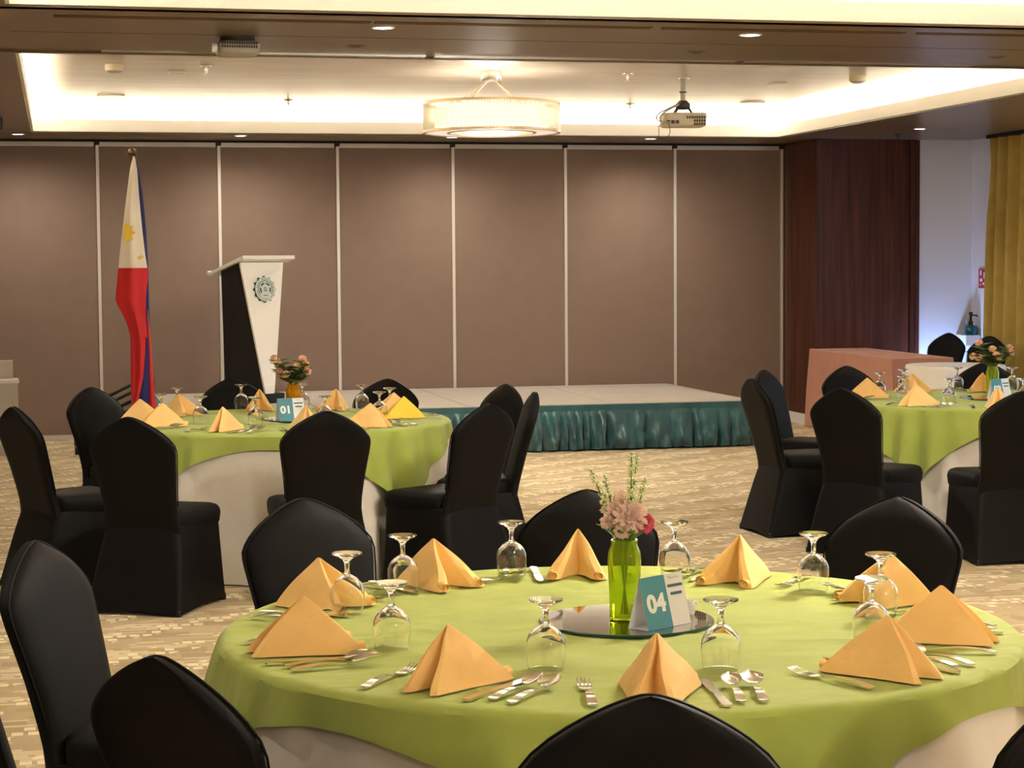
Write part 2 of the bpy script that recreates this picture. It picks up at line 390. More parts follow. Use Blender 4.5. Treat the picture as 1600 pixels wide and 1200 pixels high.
def green_overlay(corner, seed, wseed, side=1.97):
    N = 288; R = R_T+.006; zt = Z_T; rows = []
    def rho(th):
        a = (th-corner) % (PI/2)-PI/4          # mid-edge at a = 0
        return min(side/2/math.cos(a), side*.705), abs(a)/(PI/4)
    def bump(x, y): return .0016*(math.sin(5.1*x+1.3*y+seed)+math.sin(7.3*y-3.1*x+2*seed)*.6)
    rc = random.Random(seed+40); CR = [(rc.uniform(0, PI), rc.uniform(-.6, .6), rc.choice((-1, 1))*rc.uniform(.003, .0065), rc.uniform(.016, .034), rc.uniform(-.7, .7), rc.uniform(.15, .4)) for _ in range(26)]
    CR += [(corner, .04, .0045, .014, 0, 2), (corner+PI/2, .02, -.004, .014, 0, 2), (corner, .36, -.0036, .016, 0, 2), (corner+PI/2, -.36, .0036, .016, 0, 2)]
    def crease(x, y):
        h = 0
        for a, d, hh, w_, c0, ln in CR:
            q = (x*math.cos(a)+y*math.sin(a)-d)/w_
            if abs(q) < 3:
                l_ = (-x*math.sin(a)+y*math.cos(a)-c0)/ln; h += hh*math.exp(-q*q)*math.exp(-l_*l_)
        return max(h, -.0035)*min(1, max(0, (R-.04-math.hypot(x, y))/.05))
    for k in range(1, 45):
        r = (R-.03)*k/44; rows.append([(r*math.cos(2*PI*j/N), r*math.sin(2*PI*j/N), zt-.001+crease(r*math.cos(2*PI*j/N), r*math.sin(2*PI*j/N))) for j in range(N)])
    rows.append([((R-.012)*math.cos(2*PI*j/N), (R-.012)*math.sin(2*PI*j/N), zt-.001) for j in range(N)])
    rows.append([((R-.002)*math.cos(2*PI*j/N), (R-.002)*math.sin(2*PI*j/N), zt-.006) for j in range(N)])
    K = 12
    for i in range(K+1):
        f = i/K; row = []
        for j in range(N):
            th = 2*PI*j/N; rh, cf = rho(th); L = max(.03, rh-R_T)
            hang = L*f; z = zt-.014-hang*.93
            wz = max(0, 1-z/.759); wr = .002+ripple(th, wseed)*.075*wz**.8
            ex = max(0, L-.06)
            fold = abs(math.sin(13*th+seed*3+1.1*math.sin(5*th)))**1.5*.085*(ex/.42)**.8*f**.85 + .012*math.sin(41*th+seed)*f*min(1, ex/.2)+.02*f*ex
            rr = R_T+wr+.010+fold
            row.append((rr*math.cos(th), rr*math.sin(th), z))
        rows.append(row)
    return MB().loft(rows, True, False)
CORN = {'04': math.radians(-98), '01': math.radians(-96+40), '02': math.radians(-116-24)}
for n, (cx, cy) in TAB.items():
    d = TDESC[n]
    tb = empty('round_table', (cx, cy, 0), 0, 'round banquet table under the white and green cloths of '+d, 'table', 'round banquet tables')
    MB().lathe([(.90, .73), (.905, .735), (.905, .75), (.90, .754)], 48).build('tabletop', 'polewood', tb)
    for q in range(4):
        a = q*PI/2+.4; c, s = math.cos(a), math.sin(a)
        MB().tube([(.55*c, .55*s, .73), (.6*c, .6*s, 0)], .016).build('leg', 'chrome', tb)
    o = white_cloth(cx, cy, 3+len(n)*int(n)).build('tablecloth', 'white_cloth'); o.location = (cx, cy, 0)
    tag(o, 'white floor-length tablecloth hanging in folds under the green overlay of '+d, 'tablecloth', 'white tablecloths')
    o = green_overlay(CORN[n], int(n)+1, 3+len(n)*int(n)).build('table_overlay', 'green'); o.location = (cx, cy, 0)
    tag(o, 'lime green square overlay cloth draped over '+d, 'tablecloth', 'green overlays')
# ================================================================ CHAIRS in stretch covers
HW = [(.37, .196), (.40, .190), (.44, .184), (.5, .184), (.6, .194), (.68, .206), (.74, .215), (.77, .217), (.79, .213), (.82, .199), (.844, .175), (.86, .149), (.878, .112), (.895, .080), (.905, .062), (.914, .040), (.919, .016)]
def half_w(z):
    if z < .775: return interp(HW, z)
    u = max(0, min(1, (.92-z)/.145)); return .217*(.50*math.sin(PI*u/2)**.95+.50*math.sqrt(u))
def back_y(z): return interp([(.36, -.140), (.42, -.150), (.5, -.170), (.6, -.195), (.75, -.238), (.92, -.288)], z)
def make_chair():
    root = empty('banquet_chair')
    rings = []
    for z in [.37, .40, .44, .48, .52, .56, .60, .64, .68, .71, .74, .76, .78, .80, .82, .84, .855, .87, .883, .895, .904, .911, .9155, .918, .9195, .92]:
        h = max(.004, half_w(z))
        t = .032 if z < .86 else max(.006, .032*math.sqrt(max(0, (.925-z)/.065)))
        
        y = back_y(z); ring = []
        n = 20
        for j in range(n):
            a = 2*PI*j/n; c, s = math.cos(a), math.sin(a)
            e = .35
            ring.append((h*math.copysign(abs(c)**e, c), y+t*math.copysign(abs(s)**.75, s) + .012*(1-min(1, (abs(c)**e))**2), z))
        rings.append(ring)
    MBK = MB().loft(rings)
    bk = MBK.build('backrest', 'black', root)
    path = [(-half_w(z)-.001, back_y(z)+.014, z) for z in [.5, .58, .66, .72, .76, .79, .82, .845, .865, .885, .90, .909, .915, .9185]]
    path = path+[(0, back_y(.92)+.010, .9205)]+[(-x, y, z) for x, y, z in reversed(path)]
    MB().tube(path, .0028, 5).build('seam', 'black', bk)
    def trap(hf, hr, y0, y1, r, z):
        out = []
        for (x, y, zz) in rrect(-1, 1, y0, y1, r, z, 4):
            sx = math.copysign(1, x); e = 1-abs(x); k = min(1, max(0, (y-y0)/(y1-y0)))
            out.append((sx*(hr+(hf-hr)*k**.7-e), y, zz))
        return out
    seat = []
    for z, g in ((.375, .006), (.39, .0), (.43, -.004), (.452, .0), (.466, .010), (.474, .03), (.478, .07), (.479, .11)):
        seat.append(trap(.224-g, .182-g, -.125+g*.4, .262-g, max(.012, .05-g*.2), z))
    MB().loft(seat).build('seat', 'black', root)
    sk = []
    for z, y0, y1, hf, hr, r in ((.010, -.268, .262, .236, .240, .022), (.10, -.243, .256, .231, .231, .024), (.20, -.217, .252, .226, .220, .028), (.30, -.191, .251, .221, .207, .034), (.37, -.173, .254, .217, .193, .04), (.40, -.165, .256, .214, .184, .045)):
        ring = trap(hf, hr, y0, y1, r, z); out = []; n = len(ring)
        for i in range(n):
            p, q = Vector(ring[i]), Vector(ring[(i+1) % n]); out.append(tuple(p))
            if (q-p).length > .2:
                mid = (p+q)/2; c = Vector((0, .03, z)); f = .010*math.sin(PI*min(1, (z+.05)/.42))
                mid += (c-mid).normalized()*f
                if z < .05: mid.z += .012
                out.append(tuple(mid))
        sk.append(out)
    MB().loft(sk, False, True).build('skirt', 'black', root)
    for x in (-.222, .222):
        for y in (-.25, .245): MB().box(x-.012, x+.012, y-.012, y+.012, 0, .03).build('foot', 'foot', root, False)
    return root
proto = make_chair()
def chair(px, py, ang=None, table=None, label='', group='', near=None, hz=1):
    """px,py: where the top of the back is; faces the table centre unless ang (degrees, direction it faces) is given"""
    if ang is None: a = math.atan2(TAB[table][1]-py, TAB[table][0]-px)
    else: a = math.radians(ang)
    sz = 1
    if table or near:
        tx, ty = TAB[table or near]; t_ = 0; L0 = math.hypot(px, py); dx, dy = px/L0, py/L0
        if dy*(py-ty)+dx*(px-tx) > -.6:
            while math.hypot(px+dx*t_-tx, py+dy*t_-ty) < 1.485: t_ += .01
            sz = (CAMH-(CAMH-.92)*(L0+t_)/L0)/.92; px += dx*t_; py += dy*t_
            if ang is None: a = math.atan2(ty-py, tx-px)
    c = copy_tree(proto); c.scale.z = sz*hz
    c.location = (px+.288*math.cos(a), py+.288*math.sin(a), 0); c.rotation_euler = (0, 0, a-PI/2)
    tag(c, 'black covered chair '+label, 'chair', group); return c
C7X, C7Y, C8X, C8Y = 1.72, 3.0, -.232, 3.90
G4, G1, G2 = 'chairs around the front table', 'chairs around the left table', 'chairs around the table by the curtain'
chair(.885, 2.93, None, '04', 'at the bottom centre, its back to the viewer', G4, hz=1.018)
chair(.15, 3.53, None, '04', 'at the bottom left, before the green cloth', G4)
chair(-.085, 5.12, None, '04', 'left of the front table, its lit front turned right', G4)
chair(.685, 5.85, None, '04', 'behind the far left goblets of the front table', G4)
chair(1.56, 5.83, None, '04', 'directly behind the flower vase of the front table', G4)
chair(2.395, 5.39, None, '04', 'behind the far right napkins of the front table', G4)
chair(C7X, C7Y, None, '04', 'cut off at the bottom right corner of the picture', G4)
chair(C8X, C8Y, 12, None, 'showing only a sliver at the bottom left corner', G4)
chair(.29, 9.21, None, '01', 'showing its full skirt at the front left of the left table', G1)
chair(1.22, 9.29, None, '01', 'in front of the 01 number card, its back to the viewer', G1)
chair(2.06, 9.54, None, '01', 'at the front right of the left table, seat turned left', G1)
chair(2.50, 11.08, None, '01', 'at the right of the left table, tallest against the stage edge', G1)
chair(2.49, 10.34, 172, None, 'seen edge-on before the teal stage skirt', G1)
chair(-.24, 10.08, None, '01', 'at the left picture edge, back raked left', G1)
chair(.155, 11.58, None, '01', 'at the rear left of the left table, beside the flag', G1)
chair(1.03, 12.29, None, '01', 'behind the left table in front of the lectern', G1)
chair(1.93, 11.82, None, '01', 'behind the yellow napkin of the left table', G1)
chair(3.97, 11.09, None, '02', 'in side view nearest the end of the stage', G2)
chair(4.37, 11.98, None, '02', 'half hidden behind the side-view chair near the stage', G2)
chair(4.13, 10.08, None, '02', 'at the front left of the right table', G2)
chair(4.92, 9.52, 85, None, 'at the right picture edge, one grey foot showing', G2)
chair(5.04, 12.23, None, '02', 'behind the right table, before the blush-clothed table', G2)
chair(6.10, 12.35, None, '02', 'directly behind the lime vase of the right table', G2)
chair(8.25, 17.45, 206, None, 'behind the blush-clothed table, against the bluish wall', 'chairs by the blush table')
chair(8.25, 16.60, 206, None, 'just left of the mustard curtain, behind the rose bouquet', 'chairs by the blush table')
remove_tree(proto)
# ================================================================ NAPKINS (standing tent fold)
def make_napkin(seed, h=.122, m='napkin'):
    rs = random.Random(seed); j = lambda a: rs.uniform(-a, a)
    root = empty('napkin')
    # plan outline, u = towards the diner (+y), v = sideways (x)
    D, C = .118+j(.01), .112+j(.01); dl = .032+j(.008); cl = .082+j(.01)
    P = [(.010, .058), (dl*.7, D*.90), (dl, D), (dl+.012, D*.93), (.058+j(.004), .02), (cl+.006, -C*.78), (cl+.004, -C*.98), (cl-.018, -C*1.02), (cl-.036, -C*.90), (.020, -.050), (0, -.030)]
    P = P+[(-x, y) for x, y in reversed(P[:-1])]+[(0, .046)]
    rings = []
    for i in range(13):
        t = i/12; k = (1-t**1.12)*.97+.03; z = h*t
        wob = .05*math.sin(PI*t)
        ring = []
        for (x, y) in P:
            s = k*(1+wob*(.6 if y > 0 else 1))
            ring.append((x*s+.004*math.sin(t*5+seed+x*30)*math.sin(PI*t), y*s, z+(.002 if t == 0 else 0)))
        rings.append(ring)
    MB().loft(rings, False, True).build('folded_body', m, root)
    for sx in (-1, 1):
        sp = []          # rolled hem at the foot of each leg: a little open scroll
        for q in range(22):
            a = q/21*3.4*PI; r = .0125-.0075*q/21
            sp.append((r*math.cos(a+PI/2), r*math.sin(a+PI/2)))
        rows = []
        for e in (0, .022):
            rows.append([(sx*(cl-.016)+x*1.25, -C*.93+.012-e, z+.0130) for x, z in sp])
        MB().grid(rows, (0, 0, .0012)).build('rolled_hem', m, root)
    return root
POS10 = ['at the left edge', 'at the rear left edge', 'on the far left side', 'on the far side behind the vase', 'on the far right side', 'at the rear right edge', 'at the right edge', 'on the near right side', 'on the near side closest to the viewer', 'on the near left side']
NAP = {'04': [(-169.7, .762), (147, .77), (114.5, .745), (82, .765), (47, .715), (8, .74), (-30, .745), (-61, .785), (-100, .765), (-132.5, .755)],
       '01': [(.416, 10.95), (.517, 10.58), (.647, 11.34), (.802, 10.20), (1.128, 11.60), (1.229, 10.17), (1.56, 11.46), (1.571, 10.22), (1.836, 10.74), (1.827, 11.02)],
       '02': [(4.86, 11.44), (4.857, 10.72), (5.328, 11.825), (5.78, 11.736), (5.20, 10.37)]}
for n in ('01', '02'):
    NAP[n] = [(math.degrees(math.atan2(y-TAB[n][1], x-TAB[n][0])), math.hypot(x-TAB[n][0], y-TAB[n][1])) for x, y in NAP[n]]
NLAB = {'04': POS10,
        '01': ['leftmost, behind a chair back', 'second from the left', 'at the rear left under a goblet', 'left of the number card', 'on the far side before the lectern', 'just below the number card', 'on the far side right of the amber vase', 'on the near right side', 'at the right edge', 'behind the yellow one'],
        '02': ['at the left end', 'on the near left side', 'on the far left side', 'beside the lime vase', 'in front of the number card']}
protos = [make_napkin(s) for s in range(4)]; ynap = make_napkin(9, .118, 'napkin_y')
for n, L in NAP.items():
    cx, cy = TAB[n]
    for i, (a, r) in enumerate(L):
        yel = n == '01' and i == 8
        c = copy_tree(ynap if yel else protos[(i*7+int(n)) % 4]); a = math.radians(a)
        c.location = (cx+r*math.cos(a), cy+r*math.sin(a), Z_T+.001)
        c.rotation_euler = (0, 0, a-PI/2+random.uniform(-.2, .2))
        tag(c, ('bright yellow' if yel else 'orange')+' folded napkin on '+TDESC[n]+', '+NLAB[n][i], 'napkin', 'folded napkins on '+TDESC[n])
for o in protos+[ynap]: remove_tree(o)
# ================================================================ GOBLETS standing upside down
def make_goblet():
    root = empty('goblet'); H = .148
    # heights from the table up: bowl mouth down
    bo = [(.0365, 0), (.0385, .012), (.0408, .030), (.0418, .046), (.0405, .060), (.035, .074), (.025, .085), (.014, .0925)]
    bi = [(.0125, .0885), (.0235, .082), (.0333, .0715), (.0388, .059), (.0402, .046), (.0392, .030), (.037, .012), (.0352, 0)]
    MB().loft([[(r*math.cos(2*PI*j/32), r*math.sin(2*PI*j/32), z) for j in range(32)] for r, z in bo+[(.006, .0955)]+[(.0005, .0960), (.0005, .0915), (.006, .0912)]+bi+[(.0365, 0)]], False, False).build('bowl', 'glass', root)
    MB().lathe([(.0085, .0962), (.0062, .102), (.0058, .112), (.0068, .122), (.010, .130), (.020, .1375), (.034, .1425), (.0370, .1445), (.0372, .1465), (.036, H)], 32).build('stem_and_base', 'glass', root)
    return root
FOOT = {'04': [(.667, 4.745), (.698, 4.275), (.851, 5.02), (1.18, 5.20), (.974, 3.976), (1.325, 3.88), (1.605, 5.083), (1.879, 4.768), (1.90, 4.389), (1.734, 4.054)],
        '01': [(.531, 10.978), (.646, 11.467), (.724, 10.692), (1.029, 11.673), (1.0, 10.518), (1.386, 11.65), (1.365, 10.484), (1.705, 11.407), (1.701, 10.744), (1.81, 11.06)],
        '02': [(4.99, 11.55), (5.28, 11.845), (4.968, 11.149), (5.705, 11.95), (5.135, 10.863), (6.034, 11.83), (5.532, 10.706)]}
GLAB = {'04': ['before the rear left napkin', 'between the two left front napkins', 'overlapping the far left napkin', 'left of the far napkin behind the mirror', 'in front of the left end of the mirror', 'in front of the right end of the mirror', 'on the far side right of the flowers', 'on the far right before a black chair', 'at the right, rear of two overlapping goblets', 'at the right, front of two overlapping goblets'],
        '01': ['leftmost, behind a napkin', 'second from left, tall against a napkin', 'left of centre beside the front napkins', 'before the black chair by the lectern', 'just left of the number card', 'right behind the amber vase', 'just right of the number card', 'on the far right before a black chair', 'front one of the pair at the right', 'rear one of the pair at the right'],
        '02': ['leftmost, behind a napkin', 'rear one of the overlapping pair', 'front one of the overlapping pair', 'on the far side left of the vase', 'nearest one, left of the mirror', 'on the far side right of the vase', 'at the right picture edge']}
gp = make_goblet()
for n, L in FOOT.items():
    for i, (x, y) in enumerate(L):
        c = copy_tree(gp); c.location = (x, y, Z_T+.0008); c.rotation_euler.z = i*.7
        tag(c, 'upturned glass goblet on '+TDESC[n]+', '+GLAB[n][i], 'glass', 'goblets on '+TDESC[n])
remove_tree(gp)
# ================================================================ CUTLERY
def strip(stations, thick=.0022, n=6):
    """stations: (s along y, half width, z, cup depth)"""
    top = []
    for s, w_, z, cup in stations:
        top.append([(w_*(2*j/n-1), s, z+cup*((2*j/n-1)**2-1)) for j in range(n+1)])
    return MB().grid(top, (0, 0, -thick))
def handle_st(s0, s1, w0, w1, z0=.004, arch=.006, n=10):
    return [(s0+(s1-s0)*i/n, (w0+(w1-w0)*(i/n)**.8), z0+arch*math.sin(PI*i/n), 0) for i in range(n+1)]
def end_round(st, w): s, w_, z, c = st[-1]; return st+[(s-.004, w*.75, z, c), (s-.0065, w*.3, z, c)]
def make_spoon(L=.18, bw=.021, bl=.06):
    r = empty('spoon')
    h = handle_st(L*.5-bl, -L*.5+.007, .0032, .0095); strip(end_round(h, .0095), .0028).build('handle', 'steel', r)
    b = [(L*.5-bl+bl*i/14, max(.003, bw*math.sin(PI*min(1, .07+.93*i/14)**.85)), .0045+.004*(1-i/14), .0062*math.sin(PI*i/14)) for i in range(14)]+[(L*.5, .002, .0045, 0)]
    strip([(s, w_, z+c*.9+.015*((s-(L*.5-bl))/bl)**1.3, c) for s, w_, z, c in b], .0014, 10).build('bowl', 'steel', r); return r
def make_fork(L=.19):
    r = empty('fork')
    h = handle_st(L*.5-.075, -L*.5+.007, .0032, .0095); strip(end_round(h, .0095), .0028).build('handle', 'steel', r)
    strip([(L*.5-.075, .0032, .005, 0), (L*.5-.066, .007, .0035, 0), (L*.5-.056, .0118, .003, 0), (L*.5-.048, .0122, .003, 0)], .002).build('neck', 'steel', r)
    for k in range(4):
        x = -.0105+.007*k; mb = strip([(L*.5-.049, .0021, .003, 0), (L*.5-.03, .0019, .0035, 0), (L*.5-.012, .0016, .006, 0), (L*.5, .0008, .010, 0)], .0016, 2)
        mb.v = [(vx+x, vy, vz) for vx, vy, vz in mb.v]; mb.build('tine', 'steel', r)
    return r
def make_knife(L=.21):
    r = empty('table_knife')
    strip([(-L*.5, .006, .004, 0), (-L*.5+.006, .009, .004, 0), (-.02, .0072, .004, 0), (-.005, .0055, .004, 0)], .004).build('handle', 'steel', r)
    strip([(-.006, .0055, .003, 0), (.004, .0085, .0028, 0), (.05, .0095, .0026, 0), (.085, .009, .0026, 0), (.098, .006, .0026, 0), (.104, .001, .0026, 0)], .0014).build('blade', 'steel', r)
    return r
CUT = {'fork': make_fork(), 'tsp': make_spoon(.165, .0185, .052), 'sp': make_spoon(.172, .0215, .056), 'knife': make_knife()}
CNAME = {'fork': ('table fork', 'fork'), 'tsp': ('narrow-bowled spoon', 'spoon'), 'sp': ('round-bowled spoon', 'spoon'), 'knife': ('table knife', 'knife')}
def lay(kind, n, x, y, a, lab):
    c = copy_tree(CUT[kind]); c.scale = (1.12, 1.17, 1.1); c.location = (x, y, Z_T+.0022); c.rotation_euler = (0, 0, a)
    nm, cat = CNAME[kind]
    tag(c, 'steel '+nm+' on '+TDESC[n]+', '+lab, cat, 'cutlery on '+TDESC[n])
def setting(n, a_deg, lab, da=0, rad=.755, kinds=('fork', 'knife', 'tsp', 'sp'), off=(-.135, .115, .155, .198), fan=0):
    cx, cy = TAB[n]; a = math.radians(a_deg+da); out = Vector((math.cos(a), math.sin(a))); rt = Vector((-out.y, out.x))
    for k, o in zip(kinds, off):
        p = Vector((cx, cy))+out*(rad+random.uniform(-.008, .008))+rt*o
        # heads point to the table centre; +y of the piece is its head
        lay(k, n, p.x, p.y, a+PI/2+random.uniform(-.07, .07)+fan*o, lab)
for i, (a, r) in enumerate(NAP['04']): setting('04', a, 'set '+POS10[i])
for i, (a, r) in enumerate(NAP['01']):
    if i in (0, 1, 3, 5, 7, 8): setting('01', a, 'by the napkin '+NLAB['01'][i])
for i, (a, r) in enumerate(NAP['02']):
    if i in (0, 1, 3, 4): setting('02', a, 'by the napkin '+NLAB['02'][i])
for o in CUT.values(): remove_tree(o)
#CENTRE
# ================================================================ CENTREPIECES
def mirror(x, y, n):
    r = empty('centre_mirror', (x, y, Z_T+.001), 0, 'round grey mirror plate lying in the middle of '+TDESC[n], 'mirror', 'table mirrors')
    MB().lathe([(.205, 0), (.206, .001), (.206, .005), (.205, .006)], 64).build('glass_disc', 'mirror_edge', r)
    MB().lathe([(.2045, .0062), (.2045, .0068)], 64).build('mirror_face', 'mirror', r)
ZM = Z_T+.0082
mirror(1.288, 4.455, '04'); mirror(1.275, 10.80, '01'); mirror(5.55, 11.12, '02')
def vase(x, y, m, lab, sq=.0):
    r = empty('bottle_vase', (x, y, ZM), .4, lab, 'vase', 'bottle vases')
    prof = [(.032, 0), (.0365, .003), (.037, .02), (.0375, .06), (.0400, .11), (.0412, .138), (.0395, .158), (.034, .172), (.0310, .179), (.0325, .185), (.0325, .188)]
    def ring(rr, z): return [(rr*math.cos(2*PI*j/32)*(1+.05*math.cos(8*PI*j/32)), rr*math.sin(2*PI*j/32)*(1+.05*math.cos(8*PI*j/32)), z) for j in range(32)]
    inner = [(a-.003, max(z, .006)) for a, z in reversed(prof)]
    MB().loft([ring(.001, 0)]+[ring(a, z) for a, z in prof]+[ring(a, z) for a, z in inner]+[ring(.001, .006)], False, False).build('bottle', m, r)
    return r
VP = {'04': (1.283, 4.455), '01': (1.235, 10.80), '02': (5.56, 11.16)}
vase(*VP['04'], 'limeglass', 'tall lime green glass vase behind the 04 number card')
vase(*VP['01'], 'amber', 'amber yellow glass vase on the left table')
vase(*VP['02'], 'limeglass', 'lime green glass vase holding dusty roses near the mustard curtain')
RT = Vector((.975, -.222, 0)); FW = Vector((.222, .975, 0)); UP = Vector((0, 0, 1))
def bloom(mb, c, rad, npet, layers, rs, wk=.34, jit=.15):
    c = Vector(c)
    for L in range(layers):
        rr = rad*(1-.8*L/layers); n = max(5, int(npet*(1-.55*L/layers)))
        for k in range(n):
            a = 2*PI*k/n+L*.5+rs.uniform(-.1, .1); el = math.radians(-8+75*L/layers)+rs.uniform(-jit, jit)
            d = Vector((math.cos(a)*math.cos(el), math.sin(a)*math.cos(el), math.sin(el)))
            s = Vector((-math.sin(a), math.cos(a), 0)); up = d.cross(s)*-1
            wd = rr*wk; b = c+UP*(rad*.12*L/layers)
            p = [b+d*rr*.15-s*wd*.25, b+d*rr*.15+s*wd*.25, b+d*rr*.6+s*wd+up*rr*.1, b+d*rr*.6-s*wd+up*rr*.1, b+d*rr*rs.uniform(.92, 1.05)+s*wd*.55+up*rr*.02, b+d*rr*rs.uniform(.92, 1.05)-s*wd*.55+up*rr*.02, b+d*rr*.95+up*rr*.05]
            mb.add(p, [(0, 1, 2, 3), (3, 2, 4, 6, 5)])
    return mb
def tilt(mb, c, d):     # turn a bloom built around +z at c so that it opens towards d
    q = UP.rotation_difference(Vector(d).normalized()).to_matrix().to_4x4()
    return mb.xform(Matrix.Translation(c) @ q @ Matrix.Translation(-Vector(c)))
def leaf(mb, base, d, L, wd, droop=.3):
    base = Vector(base); d = Vector(d).normalized(); s = d.cross(UP); s = s.normalized() if s.length > .01 else Vector((1, 0, 0)); n = s.cross(d)
    pts = []
    for i in range(5):
        t_ = i/4; w_ = wd*math.sin(PI*min(.98, .08+.9*t_))*(.9 if i else .3)
        m_ = base+d*L*t_-UP*L*droop*t_*t_
        pts.append([m_-s*w_+n*w_*.3, m_, m_+s*w_+n*w_*.3])
    return mb.grid(pts)
def flower_root(n, kind, lab, cat, grp): return empty(kind, (*VP[n], ZM), 0, lab, cat, grp)
def W(n, a, b, c): return RT*a+FW*b+UP*c      # offsets from the vase foot
rs = random.Random(3)
# --- carnations and spikes of the front table
def stem_path(end, out=.012, k=7):
    e = Vector(end); a0 = math.atan2(e.y, e.x); p0 = Vector((-.6*out*math.cos(a0), -.6*out*math.sin(a0), .012)); p1 = Vector((out*math.cos(a0), out*math.sin(a0), .178))
    return [p0.lerp(p1, i/4) for i in range(5)]+[p1.lerp(e, i/k)+Vector((0, 0, .006*math.sin(PI*i/k))) for i in range(1, k+1)]
CARN = [('peach', (-.012, .012, .264), .046, 'large peach carnation at the upper left of the vase on the front table'),
        ('peach', (.012, -.016, .246), .047, 'large peach carnation at the front of the vase on the front table'),
        ('peach', (-.040, -.012, .232), .020, 'small peach carnation at the left of the vase on the front table'),
        ('peach', (-.006, -.032, .214), .022, 'small drooping peach carnation at the rim of the vase on the front table'),
        ('pink', (.044, -.012, .230), .030, 'magenta pink flower at the right of the vase on the front table')]
for m, c, rad, lab in CARN:
    e = W('04', *c); r = flower_root('04', 'carnation', lab, 'flower', 'carnations on the front table')
    face = (Vector((e.x, e.y, 0))*9+UP*.55-FW*.75).normalized()
    MB().tube(stem_path(e-face*rad*.5), .0022, 6).build('stem', 'stem', r)
    mb = bloom(MB(), e, rad, 24, 9, rs, .17, .38); tilt(mb, e, face); mb.build('bloom', m, r, False)
    mb = MB().lathe([(.002, -.016), (.007, -.010), (.009, 0)], 10, e-face*rad*.3); mb.build('calyx', 'stem', r)
SPK = [((.032, .02, .385), 1.0, 'tallest white-budded spike right of centre'), ((.018, .0, .392), 1.0, 'tall white-budded spike beside the tallest one'), ((.052, .01, .330), .8, 'short white-budded spike on the right'),
       ((-.078, .01, .352), .9, 'long white-budded spike leaning far left'), ((-.046, .02, .338), .7, 'thin white-budded spike on the left')]
for c, dens, lab in SPK:
    e = W('04', *c); r = flower_root('04', 'flower_spike', lab+' in the vase of the front table', 'flower', 'flower spikes on the front table')
    P = stem_path(e, .014, 10); MB().tube(P, [.0019]*8+[.0012]*(len(P)-8), 5).build('stem', 'stem', r)
    mb = MB(); lv = MB(); top = P[5:]
    for i in range(int(120*dens)):
        t_ = rs.random(); q = t_*(len(top)-1.001); k = int(q); p = top[k].lerp(top[k+1], q-k)
        a = rs.uniform(0, 2*PI); d = Vector((math.cos(a), math.sin(a), rs.uniform(.0, .7))).normalized(); rad = .0135*(1-.6*t_)
        b = p+d*rad*rs.uniform(.5, 1.1); s = rs.uniform(.0024, .0042)
        mb.lathe([(.0002, -s), (s*.8, -s*.4), (s*.8, s*.4), (.0002, s)], 5, b, False, False)
        if i % 3 == 0: lv.tube([p, b], .0006, 4, False)
        if i % 2 == 0: leaf(lv, p, d, .014*(1.2-.5*t_), .0035, .1)
    o = mb.build('buds', 'bud', r); o['kind'] = 'stuff'
    lv.build('leaflets', 'stem', r, False)
r = flower_root('04', 'leafy_sprig', 'low green leaf sprig around the rim of the vase on the front table', 'foliage', None); lv = MB()
for i in range(14):
    a = i*2.4; leaf(lv, (.02*math.cos(a), .02*math.sin(a), .186+.002*(i % 5)), (math.cos(a), math.sin(a), .9), .05+.02*rs.random(), .008, .2)
lv.build('leaves', 'stem', r, False)
# --- dusty rose bouquets of the other two tables
ROSES = {'01': [(-.092, 0, .315, 'at the upper left'), (-.070, -.02, .295, 'second from the upper left'), (-.062, -.03, .255, 'low on the left, coral pink'), (-.030, -.045, .238, 'low in the centre'), (.048, -.01, .312, 'at the top right'), (.062, .0, .285, 'second on the right'), (.068, -.02, .252, 'lowest on the right'), (.02, -.02, .275, 'in the middle')],
         '02': [(-.072, 0, .318, 'at the top left'), (-.108, -.02, .245, 'at the far left'), (-.080, -.03, .238, 'low on the left'), (-.005, -.02, .285, 'at the top centre'), (.012, -.04, .252, 'in the centre'), (.022, -.05, .240, 'below the centre one'), (.092, .0, .290, 'at the top right'), (.096, -.02, .265, 'lowest at the right')]}
BN = {'01': 'the amber vase', '02': 'the lime vase by the curtain'}
for n, L in ROSES.items():
    for i, (a, b, c, lab) in enumerate(L):
        e = W(n, a*1.18, b*1.1, .18+(c-.18)*1.12); r = flower_root(n, 'rose', 'dusty pink rose '+lab+' in '+BN[n], 'flower', 'roses in '+BN[n])
        face = (Vector((e.x, e.y, 0))*6+UP*.6-FW*.6).normalized()
        P = stem_path(e-face*.01, .012, 6); MB().tube(P, .0022, 5).build('stem', 'polewood' if i % 2 else 'stem', r)
        mb = bloom(MB(), e, .026, 9, 5, rs); tilt(mb, e, face); mb.build('bloom', 'rose' if i % 2 == 0 else 'rose2', r, False)
        lv = MB()
        for k in range(26):
            q = P[5+k % (len(P)-6)]; an = rs.uniform(0, 2*PI); leaf(lv, q, (math.cos(an), math.sin(an), .5), rs.uniform(.05, .09), rs.uniform(.014, .022), .15)
        lv.build('leaves', 'leaf' if i % 2 else 'leaf_pale', r, False)
